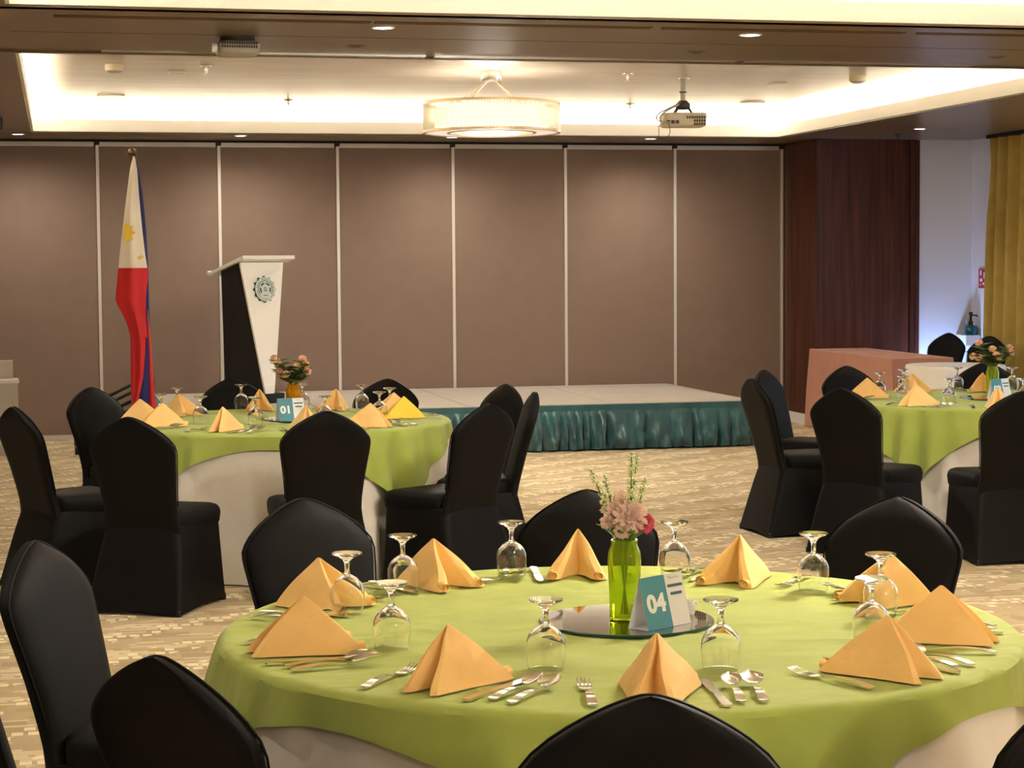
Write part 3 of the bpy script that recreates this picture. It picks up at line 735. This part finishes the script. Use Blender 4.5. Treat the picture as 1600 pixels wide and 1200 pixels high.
# --- number cards
def number_card(n, x, y, rz, num, z=ZM):
    r = empty('number_card', (x, y, z), math.radians(rz), (('teal and white tent card on the front table, reading zero four' if n == '04' else 'teal and white tent card before the amber vase') if n != '02' else 'teal and white table tent card half hidden behind a napkin near the curtain'), 'sign', 'table number cards')
    Wd, H, B = .150, .118, .062; ang = math.atan2(B/2, H)
    def face(mb): return mb.xform(Matrix.Translation((0, -B/2, 0)) @ Matrix.Rotation(-ang, 4, 'X'))
    SL = math.hypot(H, B/2)
    face(MB().box(-Wd/2, Wd/2, 0, .0008, 0, SL)).build('front_panel', 'paper', r, False)
    MB().box(-Wd/2, Wd/2, -.0008, 0, 0, SL).xform(Matrix.Translation((0, B/2, 0)) @ Matrix.Rotation(ang, 4, 'X')).build('back_panel', 'paper', r, False)
    MB().box(-Wd/2, Wd/2, -B/2, B/2, 0, .0008).build('base_flap', 'paper', r, False)
    xs = -Wd/2+Wd*.575
    face(MB().box(-Wd/2, xs, -.0004, 0, 0, SL)).build('teal_field', 'teal_print', r, False)
    me = text_mesh(num, .056, .0003, .0024); me.transform(Matrix.Diagonal((1.12, 1, 1, 1)))
    me.transform(Matrix.Translation((0, -B/2, 0)) @ Matrix.Rotation(-ang, 4, 'X') @ Matrix.Translation(((-Wd/2+xs)/2, -.0009, SL*.47)) @ Matrix.Rotation(PI/2, 4, 'X'))
    me.materials.append(MT['white_print']); o = bpy.data.objects.new('number', me); COL.objects.link(o); o.parent = r
    cx = (xs+Wd/2)/2
    for k, (zz, hw) in enumerate(((.765, .023), (.615, .0175))):
        out = [(cx+hw*math.copysign(1, math.cos(q*PI/8+PI/16))*1+.003*math.cos(q*PI/8+PI/16), SL*zz+.0035*math.sin(q*PI/8+PI/16)) for q in range(16)]
        face(MB().prism(out, -.0005, 0)).build('title_bar', 'navy_print', r, False)
        face(MB().box(cx-.009, cx+.009, -.0004, 0, SL*(zz-.055), SL*(zz-.055)+.0007)).build('caption_line', 'alu', r, False)
    sc = [(cx-.019+.038*i/40, -.0006, SL*.915+.0028*math.sin(i*1.15)*(1.3 if i < 10 else .6)+.001*math.sin(i*.31)) for i in range(41)]
    face(MB().tube(sc, .00028, 4)).build('script_line', 'navy_print', r, False)
number_card('04', 1.338, 4.350, 32, '04'); number_card('01', 1.205, 10.69, 14, '01'); number_card('02', 5.545, 11.035, 20, '02')
r = empty('creamer', (1.447, 4.475, ZM), .5, 'small white ceramic creamer on the mirror behind the 04 number card', 'jug')
MB().lathe([(.012, 0), (.016, .004), (.018, .016), (.014, .028), (.016, .034), (.0145, .034), (.012, .027)], 20, (0, 0, 0), True, False).build('body', 'ceramic', r)
MB().tube([(.016, 0, .028), (.028, 0, .026), (.03, 0, .016), (.017, 0, .010)], .0022, 6).build('handle', 'ceramic', r)
# ================================================================ STAGE
SX0, SX1, SY0, SY1, SZ = .85, 5.90, 16.42, 18.98, .40
st = empty('stage', (0, 0, 0), 0, 'low stage with pale carpeted deck and gathered teal satin skirt', 'stage')
NXP, NYP = 4, 2
for i in range(NXP):
    for j in range(NYP):
        a = SX0+(SX1-SX0)*i/NXP; b = SY0+(SY1-SY0)*j/NYP
        MB().box(a+.005, a+(SX1-SX0)/NXP-.005, b+.005, b+(SY1-SY0)/NYP-.005, SZ-.10, SZ).build('deck_panel', 'deck', st, False)
MB().box(SX0+.01, SX1-.01, SY0+.01, SY1-.01, SZ-.12, SZ-.012).build('deck_frame', 'seam', st, False)
rs2 = random.Random(5)
def skirt(L, seed):
    rs2 = random.Random(seed); N = int(L*70); rows = []; cent = []; x = 0
    while x < L: w_ = rs2.choice((rs2.uniform(.06, .11), rs2.uniform(.14, .30))); cent.append((x, w_, rs2.uniform(.5, 1), rs2.uniform(-.05, .05))); x += w_
    for i in range(15):
        f = i/14; row = []
        for j in range(N+1):
            x = L*j/N; c = next((c for c in reversed(cent) if x >= c[0]), cent[0]); t_ = (x+c[3]*f*.6-c[0])/c[1]
            puff = max(0, math.sin(PI*min(1, max(0, t_))))**.45*c[2]
            crease = (.014*math.sin(x*61+f*5+seed)+.010*math.sin(x*97-f*9+2*seed)*f+.012*math.sin(f*11+x*23))*f
            d = .03+.15*puff*f**.7*(1-.3*max(0, f-.8)/.2)+crease-.02*f
            row.append((x, -d, (SZ-.055)*(1-f)+.008+(.012*puff if i == 14 else 0)))
        rows.append(row)
    return MB().grid(rows, (0, .006, 0))
o = skirt(SX1-SX0, 2).build('front_skirt', 'satin', st); o.location = (SX0, SY0, 0)
o = skirt(SY1-SY0, 4).build('side_skirt', 'satin', st); o.location = (SX1, SY0, 0); o.rotation_euler.z = PI/2
MB().box(SX0-.02, SX1+.03, SY0-.035, SY0-.006, SZ-.075, SZ-.004).build('skirt_band', 'satin', st, False)
MB().box(SX1+.006, SX1+.035, SY0-.03, SY1, SZ-.075, SZ-.004).build('skirt_band', 'satin', st, False)
MB().box(SX0-.02, SX0-.004, SY0, SY1, .01, SZ-.004).build('side_skirt', 'satin', st, False)
# steps at the left end of the stage
sp = empty('stage_steps', (.42, 17.75, 0), 0, 'black steps with slanted handrails at the left end of the stage behind the flag', 'steps')
for k in range(2):
    MB().box(-.05+.22*k, .20+.18*k, -.40, .40, .12+.14*k, .15+.14*k).build('tread', 'pod_black', sp, False)
for y in (-.42, .42):
    MB().tube([(-.30, y, .30), (.36, y, .62), (.36, y, .02)], .018).build('handrail', 'pod_black', sp)
    MB().tube([(-.22, y, .20), (.36, y, .47)], .016).build('lower_rail', 'pod_black', sp)
    MB().tube([(-.30, y, .30), (-.30, y, 0)], .018).build('post', 'pod_black', sp)
# ================================================================ LECTERN
pd = empty('lectern', (1.79, 17.40, SZ), math.radians(30.5), 'white and black lectern with round green emblem standing on the stage', 'lectern')
zt = 1.235
def quadbox(a, b, name, m):   # two quads (front, back) given as 4 points each
    return MB().add(list(a)+list(b), [(0, 1, 2, 3), (7, 6, 5, 4), (0, 4, 5, 1), (1, 5, 6, 2), (2, 6, 7, 3), (3, 7, 4, 0)]).build(name, m, pd, False)
quadbox([(-.035, 0, .0), (.035, 0, .0), (.232, .10, zt), (-.232, .10, zt)], [(-.035, .022, .0), (.035, .022, .0), (.232, .122, zt), (-.232, .122, zt)], 'front_panel', 'pod_white')
quadbox([(-.034, .024, .02), (.034, .024, .02), (.222, .123, zt), (-.222, .123, zt)], [(-.225, .36, .02), (.225, .36, .02), (.225, .40, zt-.05), (-.225, .40, zt-.05)], 'body', 'pod_black')
quadbox([(-.13, -.03, .0), (.13, -.03, .0), (.13, -.03, .085), (-.13, -.03, .085)], [(-.25, .42, .0), (.25, .42, .0), (.25, .42, .085), (-.25, .42, .085)], 'base', 'pod_black')
quadbox([(-.26, .02, zt+.03), (.30, .02, zt+.03), (.30, .02, zt+.06), (-.26, .02, zt+.06)], [(-.26, .55, zt-.115), (.30, .55, zt-.115), (.30, .55, zt-.09), (-.26, .55, zt-.09)], 'reading_top', 'pod_white')
MB().tube([(-.26, .555, zt-.09), (.30, .555, zt-.09)], .018).build('book_ledge', 'pod_white', pd)
em = empty('emblem', (0, .058, 1.0)); em.parent = pd; em.rotation_euler.x = -math.atan2(.10, zt)
def disc(r, y0, y1, name, m, n=40): return MB().prism([(r*math.cos(2*PI*k/n), r*math.sin(2*PI*k/n)) for k in range(n)], y0, y1).build(name, m, em, False)
E2 = .118
MB().prism([((E2 if k % 2 == 0 else E2*.80)*math.cos(PI*k/12+PI/2), (E2 if k % 2 == 0 else E2*.80)*math.sin(PI*k/12+PI/2)) for k in range(24)], 0.0, .03).build('gear_ring', 'emblem_dark', em, False)
disc(E2*.90, -.004, .001, 'pale_disc', 'emblem_pale')
def arc(r0, r1, a0, a1, y, name, m):
    n = 24; pts = [(r0*math.cos(a0+(a1-a0)*k/n), y, r0*math.sin(a0+(a1-a0)*k/n)) for k in range(n+1)]+[(r1*math.cos(a1-(a1-a0)*k/n), y, r1*math.sin(a1-(a1-a0)*k/n)) for k in range(n+1)]
    MB().prism([(p[0], p[2]) for p in pts], y, y+.003).build(name, m, em, False)
arc(E2*.60, E2*.645, math.radians(-38), math.radians(218), -.006, 'inner_ring', 'emblem_dark')
for a0, a1 in ((100, 145), (35, 80), (-30, 15), (165, 215)): arc(E2*.38, E2*.49, math.radians(a0), math.radians(a1), -.006, 'crest_stroke', 'emblem_dark')
for k in range(36):
    a = 2*PI*k/36; x, z = E2*.76*math.cos(a), E2*.76*math.sin(a)
    if k % 6 != 0: MB().box(x-.003, x+.003, -.006, -.003, z-.004, z+.004).build('rim_letter', 'emblem_dark', em, False)
for zz, hw in ((.0, .016), (-.014, .020), (.014, .012), (-.055, .022)): MB().box(-hw, hw, -.006, -.003, zz-.003, zz+.003).build('crest_stroke', 'emblem_dark', em, False)
# ================================================================ FLAG
fl = empty('flag_on_pole', (.61, 16.75, 0), -.05, 'red, blue and white flag with yellow sun hanging from an upright wooden pole', 'flag')
MB().lathe([(.20, 0), (.20, .02), (.16, .04), (.05, .06), (.03, .12)], 28).build('base', 'polewood', fl)
MB().tube([(0, 0, .1), (0, 0, 2.50)], .014, 10).build('pole', 'polewood', fl)
MB().lathe([(.012, 2.50), (.034, 2.505), (.036, 2.52), (.030, 2.527), (.022, 2.530), (.036, 2.537), (.037, 2.552), (.030, 2.572), (.012, 2.582)], 20).build('finial', 'polewood', fl)
def drape(name, m, tab, y0, bulge, folds, rows=26, cols=14, ph=0):
    """tab: (z, left x, right x) from top to bottom"""
    zs = [q[0] for q in tab]; L = [(-q[0], q[1]) for q in tab]; Rr = [(-q[0], q[2]) for q in tab]; P = []
    for i in range(rows):
        z = zs[0]+(zs[-1]-zs[0])*i/(rows-1); a, b = interp(L, -z), interp(Rr, -z); row = []
        for j in range(cols):
            u = j/(cols-1); wd = b-a
            y = y0-bulge*math.sin(PI*u)**.7-folds*min(1, wd/.15)*math.sin(u*9+z*2.1+ph)*math.sin(PI*u)
            row.append((a+wd*u, y, z))
        P.append(row)
    return MB().grid(P, (0, .004, 0)).build(name, m, fl)
drape('blue_field_back', 'flag_blue', [(2.47, .008, .044), (2.2, .0, .082), (1.9, .02, .104), (1.6, .02, .114), (1.3, .02, .115), (.9, .02, .125), (.38, .03, .13)], .045, .02, .008, ph=1)
drape('white_field', 'flag_white', [(2.515, .004, .022), (2.40, -.022, .040), (2.2, -.050, .050), (1.9, -.092, .072), (1.70, -.118, .092), (1.59, -.128, .108)], -.010, .035, .014)
drape('red_field', 'flag_red', [(1.595, -.130, .109), (1.50, -.140, .112), (1.42, -.150, .096), (1.32, -.158, .090), (1.22, -.105, .088), (1.14, -.070, .092), (1.02, -.042, .100), (.90, -.044, .105), (.70, -.046, .085), (.55, -.046, .04), (.46, -.044, .004), (.36, -.042, -.015)], -.018, .040, .018, 34, 16, .5)
drape('blue_field_fold', 'flag_blue', [(1.02, .085, .108), (.85, .05, .116), (.70, .015, .116), (.55, -.018, .108), (.36, -.024, .100)], -.012, .030, .008, ph=2)
drape('red_edge', 'flag_red', [(1.25, .098, .106), (1.0, .100, .124), (.7, .096, .140), (.5, .098, .152), (.36, .090, .158)], -.004, .026, .006, ph=3)
def starpoly(r, n, k=.45): return [((r if q % 2 == 0 else r*k)*math.cos(PI*q/n+PI/2), (r if q % 2 == 0 else r*k)*math.sin(PI*q/n+PI/2)) for q in range(2*n)]
mb = MB().prism(starpoly(.024, 5), -.003, .003); mb.xform(Matrix.Translation((.060, -.046, 1.685))); mb.build('star', 'flag_yellow', fl, False)
mb = MB().prism([(x, z) for x, z in starpoly(.085, 8, .62) if x > -.035], -.003, .003); mb.xform(Matrix.Translation((-.058, -.047, 1.885)) @ Matrix.Rotation(-.42, 4, 'Z')); mb.build('sun', 'flag_yellow', fl, False)
#REST
# ================================================================ CHANDELIERS
def chandelier(x, y, label, pw=1, dn=10):
    r = empty('chandelier', (x, y, 0), 0, label, 'chandelier', 'crystal drum chandeliers')
    RO, RI, Z0, Z1 = .505, .325, 2.590, 2.800
    MB().lathe([(.005, ZC-.075), (.072, ZC-.073), (.076, ZC-.06), (.076, ZC-.002), (.01, ZC-.001)], 28).build('canopy', 'chrome', r)
    for k in range(4):
        a = k*PI/2+.5; c, s = math.cos(a), math.sin(a)
        MB().tube([(.04*c, .04*s, ZC-.07), (.30*c, .30*s, Z1+.01)], .0042, 6).build('suspension_rod', 'bronze', r)
    def ringb(r0, r1, z0, z1, n=64): return MB().loft([[(q*math.cos(2*PI*j/n), q*math.sin(2*PI*j/n), z) for j in range(n)] for q, z in ((r0, z0), (r1, z0), (r1, z1), (r0, z1), (r0, z0))], False, False)
    for q, z in ((RO, Z1), (RO, Z0), (RI, Z0)): ringb(q-.012, q+.010, z-.010, z+.010).build('rim', 'bronze', r)
    for k in range(4):
        a = k*PI/2+.5; c, s = math.cos(a), math.sin(a)
        MB().tube([(.29*c, .29*s, Z1), (RO*c, RO*s, Z1)], .008, 6).build('spoke', 'bronze', r)
    ringb(RI+.012, RO-.014, Z0-.004, Z0+.004).build('bottom_diffuser', 'softpanel', r)
    ringb(RO-.085, RO-.08, Z0+.03, Z1-.03).build('glow_band', 'diffuser', r)
    ringb(RI+.05, RI+.055, Z0+.03, Z1-.03).build('glow_band', 'diffuser', r)
    for nm, q, n in (('outer_crystal_rods', RO, 150), ('inner_crystal_rods', RI, 90)):
        mb = MB()
        for k in range(n):
            a = 2*PI*k/n; mb.loft([[(q*math.cos(a)+.0075*math.cos(2*PI*j/6), q*math.sin(a)+.0075*math.sin(2*PI*j/6), z) for j in range(6)] for z in (Z0+.01, Z1-.01)])
        o = mb.build(nm, 'rods', r); o['kind'] = 'stuff'
    l = bpy.data.lights.new('chandelier_downlight', 'AREA'); l.shape = 'DISK'; l.size = .6; l.energy = dn; l.color = (1, .92, .80)
    lo = bpy.data.objects.new('chandelier_downlight', l); COL.objects.link(lo); lo.location = (x, y, Z0-.03)
    l = bpy.data.lights.new('chandelier_light', 'POINT'); l.energy = CHAND_W*pw; l.color = (1, .92, .80); l.shadow_soft_size = .25
    lo = bpy.data.objects.new('chandelier_light', l); COL.objects.link(lo); lo.location = (x, y, (Z0+Z1)/2)
chandelier(3.17, 14.54, 'round crystal-rod chandelier glowing in the recessed ceiling before the brown wall', .05, 42)
chandelier(3.17, -2.62, 'added round crystal-rod chandelier, unseen behind the viewer, for frontal light', 1.6)  # unseen lamp added to light upright surfaces from the viewer's side
chandelier(3.17, 5.96, 'round crystal-rod chandelier in the nearer ceiling recess above the front table')
# ================================================================ DOWNLIGHTS
def downlight(x, y, lab, power, ang=75, blend=.6, z=ZS):
    r = empty('downlight', (x, y, z), 0, lab, 'light', 'recessed downlights')
    MB().lathe([(.052, -.006), (.060, -.005), (.062, 0), (.045, .0)], 24, (0, 0, 0), False, False).build('trim_ring', 'white', r)
    MB().lathe([(.050, -.003), (.05, -.0025)], 20).build('lamp', 'lamp', r)
    l = bpy.data.lights.new('downlight_beam', 'SPOT'); l.energy = power; l.color = (1, .91, .78); l.spot_size = math.radians(ang); l.spot_blend = blend; l.shadow_soft_size = .04
    lo = bpy.data.objects.new('downlight_beam', l); COL.objects.link(lo); lo.location = (x, y, z-.02)
for x, lab in ((-.33, 'recessed downlight before the far left wall panel'), (1.64, 'recessed downlight above the lectern'), (3.60, 'recessed downlight just below the chandelier'), (5.53, 'recessed downlight below the hanging projector')):
    downlight(x, 18.25, lab, WASH_W, 165, 1)
for x, lab in ((-.33, 'recessed downlight in the beam, left of the picture'), (1.60, 'recessed downlight in the ceiling beam left of centre'), (3.53, 'recessed downlight in the ceiling beam right of centre'), (5.46, 'recessed downlight in the beam, right of the picture')):
    downlight(x, 9.86, lab, SPOT_W, 100)
downlight(7.55, 16.61, 'recessed downlight above the blush-clothed table', SPOT_W*.6, 100)
for i, (x, y) in enumerate(((7.55, 12.6), (7.55, 8.6), (-1.1, 12.6), (-1.1, 8.6), (-1.1, 5.0), (1.6, 1.6), (3.5, 1.6), (-.33, 1.6))):  # out-of-view downlights, added to help light the room
    downlight(x, y, 'added unseen soffit downlight '+['over the right aisle by the window', 'over the right aisle beside the front table', 'over the left aisle beside the left table', 'over the left aisle between the tables', 'over the left aisle beside the front table', 'in the beam above the viewer', 'in the beam above and right of the viewer', 'in the beam above and left of the viewer'][i], SPOT_W, 110)
# ================================================================ CEILING DEVICES
def smoke(x, y, lab):
    r = empty('smoke_detector', (x, y, ZC), 0, lab, 'detector', 'smoke detectors')
    MB().lathe([(.066, 0), (.068, -.02), (.064, -.045)], 24).build('base', 'beige_plastic', r)
    MB().lathe([(.055, -.045), (.050, -.052), (.030, -.060), (.01, -.061)], 24).build('sensor_cap', 'grey_plastic', r)
smoke(.415, 14.45, 'beige smoke detector at the left of the ceiling recess'); smoke(6.05, 14.45, 'beige smoke detector at the right of the ceiling recess')
def sprinkler(x, y, z, lab, m='chrome'):
    r = empty('sprinkler', (x, y, z), 0, lab, 'sprinkler', 'ceiling sprinklers')
    MB().lathe([(.045, 0), (.043, -.008), (.012, -.012)], 18).build('escutcheon', m, r)
    MB().lathe([(.010, -.010), (.012, -.03), (.006, -.045), (.006, -.055)], 10).build('nozzle', m, r)
    MB().lathe([(.026, -.055), (.026, -.058)], 14).build('deflector', m, r)
sprinkler(1.06, 14.45, ZC, 'chrome sprinkler head left of the chandelier, nearer one'); sprinkler(4.23, 14.55, ZC, 'chrome sprinkler head right of the chandelier, nearer one')
sprinkler(1.97, 17.30, ZC, 'small sprinkler head far left before the cove glow'); sprinkler(5.05, 17.30, ZC, 'small sprinkler head far right before the cove glow')
sprinkler(7.62, 17.25, ZS, 'dark sprinkler head in the soffit before the veneer pier', 'vent')
def grille(x, y, lab):
    r = empty('ceiling_speaker', (x, y, ZC), 0, lab, 'speaker', 'ceiling speakers')
    MB().lathe([(.115, -.001), (.115, -.008), (.10, -.012)], 32).build('bezel', 'cream', r); MB().lathe([(.098, -.0125), (.098, -.0135)], 28).build('mesh_cover', 'tray', r)
grille(.455, 17.0, 'flush round ceiling speaker at the far left'); grille(6.09, 16.95, 'flush round ceiling speaker at the far right')
for x, y, lab in ((.88, 14.95, 'small flat access plate on the ceiling beside the left smoke detector'), (5.68, 15.22, 'small flat access plate on the ceiling right of the projector')):
    r = empty('access_plate', (x, y, ZC), 0, lab, 'plate', 'access plates')
    MB().box(-.065, .065, -.045, .045, -.006, 0).build('frame', 'cream', r, False); MB().box(-.05, .05, -.03, .03, -.008, -.006).build('plate', 'alu', r, False)
SL = [(.0, 1.50, 9.62), (1.52, 2.92, 9.62), (2.98, 4.28, 9.62), (4.36, 6.2, 9.62), (.25, 2.05, 11.16), (2.10, 3.9, 11.16), (3.95, 5.4, 11.16)]
SLAB = ['first from the left', 'second from the left', 'third from the left', 'fourth from the left']
for i, (a, b, y) in enumerate(SL):
    lab = ('slim dark air slot along the near side of the ceiling beam, '+SLAB[i]) if i < 4 else ('slim bright-edged air slot along the far side of the ceiling beam, '+SLAB[i-4])
    r = empty('air_slot', ((a+b)/2, y, ZS), 0, lab, 'vent', 'linear air slots'); h = (b-a)/2
    MB().box(-h, h, -.022, .022, -.003, .0).build('slot_opening', 'vent', r, False)
    for yy in ((-.03, -.02), (.02, .03)): MB().box(-h, h, yy[0], yy[1], -.010, 0).build('flange', 'chrome' if i >= 4 else 'soffit', r, False)
for i, (x, y) in enumerate(((1.59, 10.72), (3.52, 10.72), (5.35, 10.72))):
    r = empty('beam_plate', (x, y, ZS), .1, 'small dark access ring in the ceiling beam, '+['left', 'middle', 'right'][i]+' one', 'plate', 'beam rings')
    MB().lathe([(.05, -.004), (.055, -.003), (.055, 0)], 20).build('ring', 'soffit', r); MB().lathe([(.035, -.005), (.035, -.0045)], 18).build('cap', 'vent', r)
# ================================================================ PROJECTORS
def projector_body(r, W_, D_, H_, top, m):
    rings = []
    for z, g in ((-H_, .02), (-H_+.012, .004), (-.012, 0), (0, .01)): rings.append(rrect(-W_/2+g, W_/2-g, -D_/2+g, D_/2-g, .035, top+z, 4))
    return MB().loft(rings).build('housing', m, r)
# hanging projector on the pole
r = empty('projector', (4.765, 14.85, 0), math.radians(-8), 'pale projector hanging on a pole from the recessed ceiling', 'projector')
top = 2.765
b = projector_body(r, .34, .27, .105, top, 'beige_plastic')
for k in range(8):
    for j in range(3):
        if j == 0 or k >= 3:
            x = .005+.019*k; z = top-.028-.026*j; MB().box(x, x+.013, -.138, -.133, z-.018, z).build('vent_slot', 'vent', b, False)
for k in range(3): MB().box(-.15+.035*k, -.125+.035*k, -.139, -.132, top-.085, top-.06).build('socket', 'vent', b, False)
MB().tube([(0, 0, top+.08), (0, 0, ZC)], .021, 14).build('pole', 'grey_plastic', r)
MB().lathe([(.028, 2.925), (.03, 2.93), (.028, 2.935)], 16).build('collar', 'vent', r)
MB().lathe([(.055, ZC-.006), (.055, ZC-.001)], 20).build('ceiling_plate', 'chrome', r)
mb = MB()
for a in range(4): mb.tube([(.02*math.cos(a*1.57), .02*math.sin(a*1.57), top+.09), (.10*math.cos(a*1.57+.6), .08*math.sin(a*1.57+.6), top)], .008, 6)
mb.build('mount_arm', 'vent', r)
MB().lathe([(.03, top+.03), (.055, top+.045), (.055, top+.075), (.03, top+.10)], 16).build('mount_head', 'vent', r)
for i, path in enumerate(([(-.01, -.03, top+.09), (-.12, -.06, top+.035), (-.23, -.10, top-.01), (-.235, -.15, top-.07), (-.14, -.15, top-.085)],
                          [(-.01, -.03, top+.08), (-.14, -.06, top+.02), (-.21, -.10, top-.03), (-.20, -.15, top-.08), (-.12, -.15, top-.075)],
                          [(-.15, -.15, top-.08), (-.215, -.12, top-.095), (-.205, -.10, top-.13), (-.21, -.10, top-.19)],
                          [(-.14, -.15, top-.085), (-.12, -.13, top-.14), (-.13, -.12, top-.185), (-.18, -.12, top-.20)])):
    P = [Vector(p) for p in path]; Q = []
    for a in range(len(P)-1):
        for t_ in (0, .33, .67): Q.append(P[a].lerp(P[a+1], t_))
    Q.append(P[-1])
    for _ in range(3): Q = [Q[0]]+[(Q[k-1]+Q[k]*2+Q[k+1])/4 for k in range(1, len(Q)-1)]+[Q[-1]]
    MB().tube(Q, .006 if i < 2 else .0025, 6).build('cable', 'grey_plastic' if i < 2 else 'vent', r)
# nearer projector hugging the beam
r = empty('projector', (.93, 10.45, 0), math.radians(3), 'grey projector mounted close under the ceiling beam at upper left', 'projector')
b = projector_body(r, .22, .20, .072, ZS-.022, 'grey_plastic')
for j in range(2):
    for k in range(15): MB().box(-.095+.0125*k, -.087+.0125*k, -.103, -.099, ZS-.042-.017*j, ZS-.030-.017*j).build('vent_slot', 'vent', b, False)
MB().lathe([(.08, ZS-.024), (.09, ZS-.02), (.09, ZS)], 20).build('mount_plate', 'vent', r)
MB().lathe([(.022, 0), (.026, .01), (.026, .03)], 16).xform(Matrix.Translation((-.112, -.05, ZS-.055)) @ Matrix.Rotation(-PI/2, 4, 'Y')).build('lens', 'ceramic', r)
# loudspeaker corner at the left edge
r = empty('wall_speaker', (-.535, 16.2, ZS), .3, 'black ceiling speaker just showing at the left picture edge', 'speaker')
MB().box(-.12, .105, -.1, .1, -.10, -.01).build('cabinet', 'pod_black', r, False); MB().box(-.1, .09, -.105, -.1, -.09, -.02).build('grille_front', 'vent', r, False)
# ================================================================ RIGHT-HAND CORNER
cu = empty('curtain', (8.63, 17.37, 0), 0, 'mustard yellow pleated floor-length curtain at the right', 'curtain')
rows = []; rs3 = random.Random(8); N = 150; LEN = 1.55
for i in range(12):
    f = i/11; z = ZS-.035-(ZS-.05)*f; row = []
    for j in range(N+1):
        s = LEN*j/N; ph = s*2*PI/.20+.8*math.sin(s*5.3)
        amp = (.058+.022*math.sin(s*3.1+1))*(.65+.5*f); pull = .10*math.exp(-((f-.12)/.10)**2)*math.exp(-s/.10)
        row.append((-amp*math.sin(ph)+.012*math.sin(ph*2+f*3), -s-pull+.03*f*math.exp(-s/.3), z))
    rows.append(row)
MB().grid(rows, (.006, 0, 0)).build('drape', 'curtain', cu)
MB().box(-.05, .05, -LEN, .02, ZS-.035, ZS-.002).build('track', 'dark', cu, False)
# added uplighter, hidden behind the blush table, that tints the wall blue
r = empty('added_uplight', (8.34, 17.86, 0), 0, 'added blue floor uplight tinting the white wall, hidden behind the blush table', 'light')
MB().box(-.06, .06, -.05, .05, 0, .10).build('housing', 'pod_black', r, False); MB().lathe([(.04, .101), (.04, .104)], 16).build('lens', 'pane', r)
l = bpy.data.lights.new('added_uplight_beam', 'SPOT'); l.energy = 55; l.color = (.30, .47, 1); l.spot_size = math.radians(120); l.spot_blend = 1; l.shadow_soft_size = .05
lo = bpy.data.objects.new('added_uplight_beam', l); COL.objects.link(lo); lo.location = (8.34, 17.86, .13); lo.rotation_euler = (math.radians(160), 0, 0)
# blush table
r = empty('draped_table', (7.375, 17.12, 0), math.radians(-2), 'long table under a blush pink floor-length cloth beside the veneer pier', 'table')
rings = []
def rect_ring(hx, hy, z, amp, seed):
    out = []; n = 24; pts = [(-hx, -hy), (hx, -hy), (hx, hy), (-hx, hy)]
    for k in range(4):
        (ax, ay), (bx, by) = pts[k], pts[(k+1) % 4]; nx, ny = (by-ay), -(bx-ax); l = math.hypot(nx, ny); nx, ny = nx/l, ny/l
        for q in range(n):
            t_ = q/n; e = min(t_, 1-t_); d = amp*(math.sin(t_*17+k*2+seed)*.35+1.1*math.exp(-e*9))
            cxx = 1 if q else .97
            out.append((ax+(bx-ax)*t_+nx*d, ay+(by-ay)*t_+ny*d, z))
    return out
for z, a in ((.76, 0), (.755, .003), (.70, .006), (.55, .016), (.35, .028), (.15, .036), (.006, .040)): rings.append(rect_ring(.285-(.005 if z == .76 else 0), 1.06-(.005 if z == .76 else 0), z, a, 1))
MB().loft(rings, False, False).build('cloth_drop', 'blush_cloth', r)
MB().box(-.281, .281, -1.056, 1.056, .752, .7608).build('cloth_top', 'blush_cloth', r, False)
# small white table
o = white_cloth(0, 0, 77, .40, .76, .045).build('side_table_cloth', 'white_cloth'); o.location = (7.12, 14.95, 0)
tag(o, 'small round table under a white floor-length cloth, in front of the blush table', 'table')
# sanitiser bottle on its white bracket
r = empty('wall_bracket', (8.715, 17.98, .875), 0, 'white box bracket on the white wall under the teal bottle', 'bracket')
MB().box(-.075, .075, -.07, .155, -.10, 0).build('box', 'white', r, False); MB().tube([(-.06, 0, -.10), (-.06, 0, -.16), (.0, 0, -.17)], .012).build('tray_arm', 'grey_plastic', r)
r = empty('pump_bottle', (8.722, 17.98, .8755), 0, 'teal pump bottle with black nozzle on the white bracket', 'bottle')
MB().lathe([(.062, 0), (.066, .01), (.066, .06), (.058, .085), (.03, .10), (.02, .105)], 24).build('bottle', 'tealbottle', r)
MB().lathe([(.022, .104), (.022, .135), (.012, .14), (.012, .20), (.018, .202), (.018, .225)], 14).build('pump', 'pod_black', r)
MB().tube([(0, 0, .195), (.05, -.02, .193), (.06, -.024, .18)], .007).build('nozzle', 'pod_black', r)
MB().tube([(-.03, 0, .09), (-.045, 0, .13), (-.04, 0, .15)], .008).build('hook', 'grey_plastic', r)
# fire point sign
r = empty('fire_sign', (XR-.004, 17.86, 1.43), 0, 'red safety sign with white pictograms half hidden by the curtain', 'sign')
MB().box(-.004, .003, -.10, .10, -.095, .095).build('plate', 'firered', r, False)
for y0, z0, w_, h_ in ((.035, .03, .03, .05), (.02, -.03, .045, .03), (.05, -.07, .015, .02), (-.06, .0, .05, .06), (-.05, -.06, .06, .02)): MB().box(-.006, -.004, y0, y0+w_, z0, z0+h_).build('pictogram', 'white_print', r, False)
# pale pedestal at the far left
r = empty('display_stand', (-.54, 17.6, 0), .05, 'grey stand with pale top cut by the left picture edge', 'stand')
MB().box(-.25, .17, -.2, .2, 0, .62).build('body', 'grey_plastic', r, False); MB().box(-.26, .18, -.21, .21, .62, .645).build('top', 'alu', r, False)
MB().box(-.24, .14, .10, .18, .645, .80).build('back_box', 'greywall', r, False)
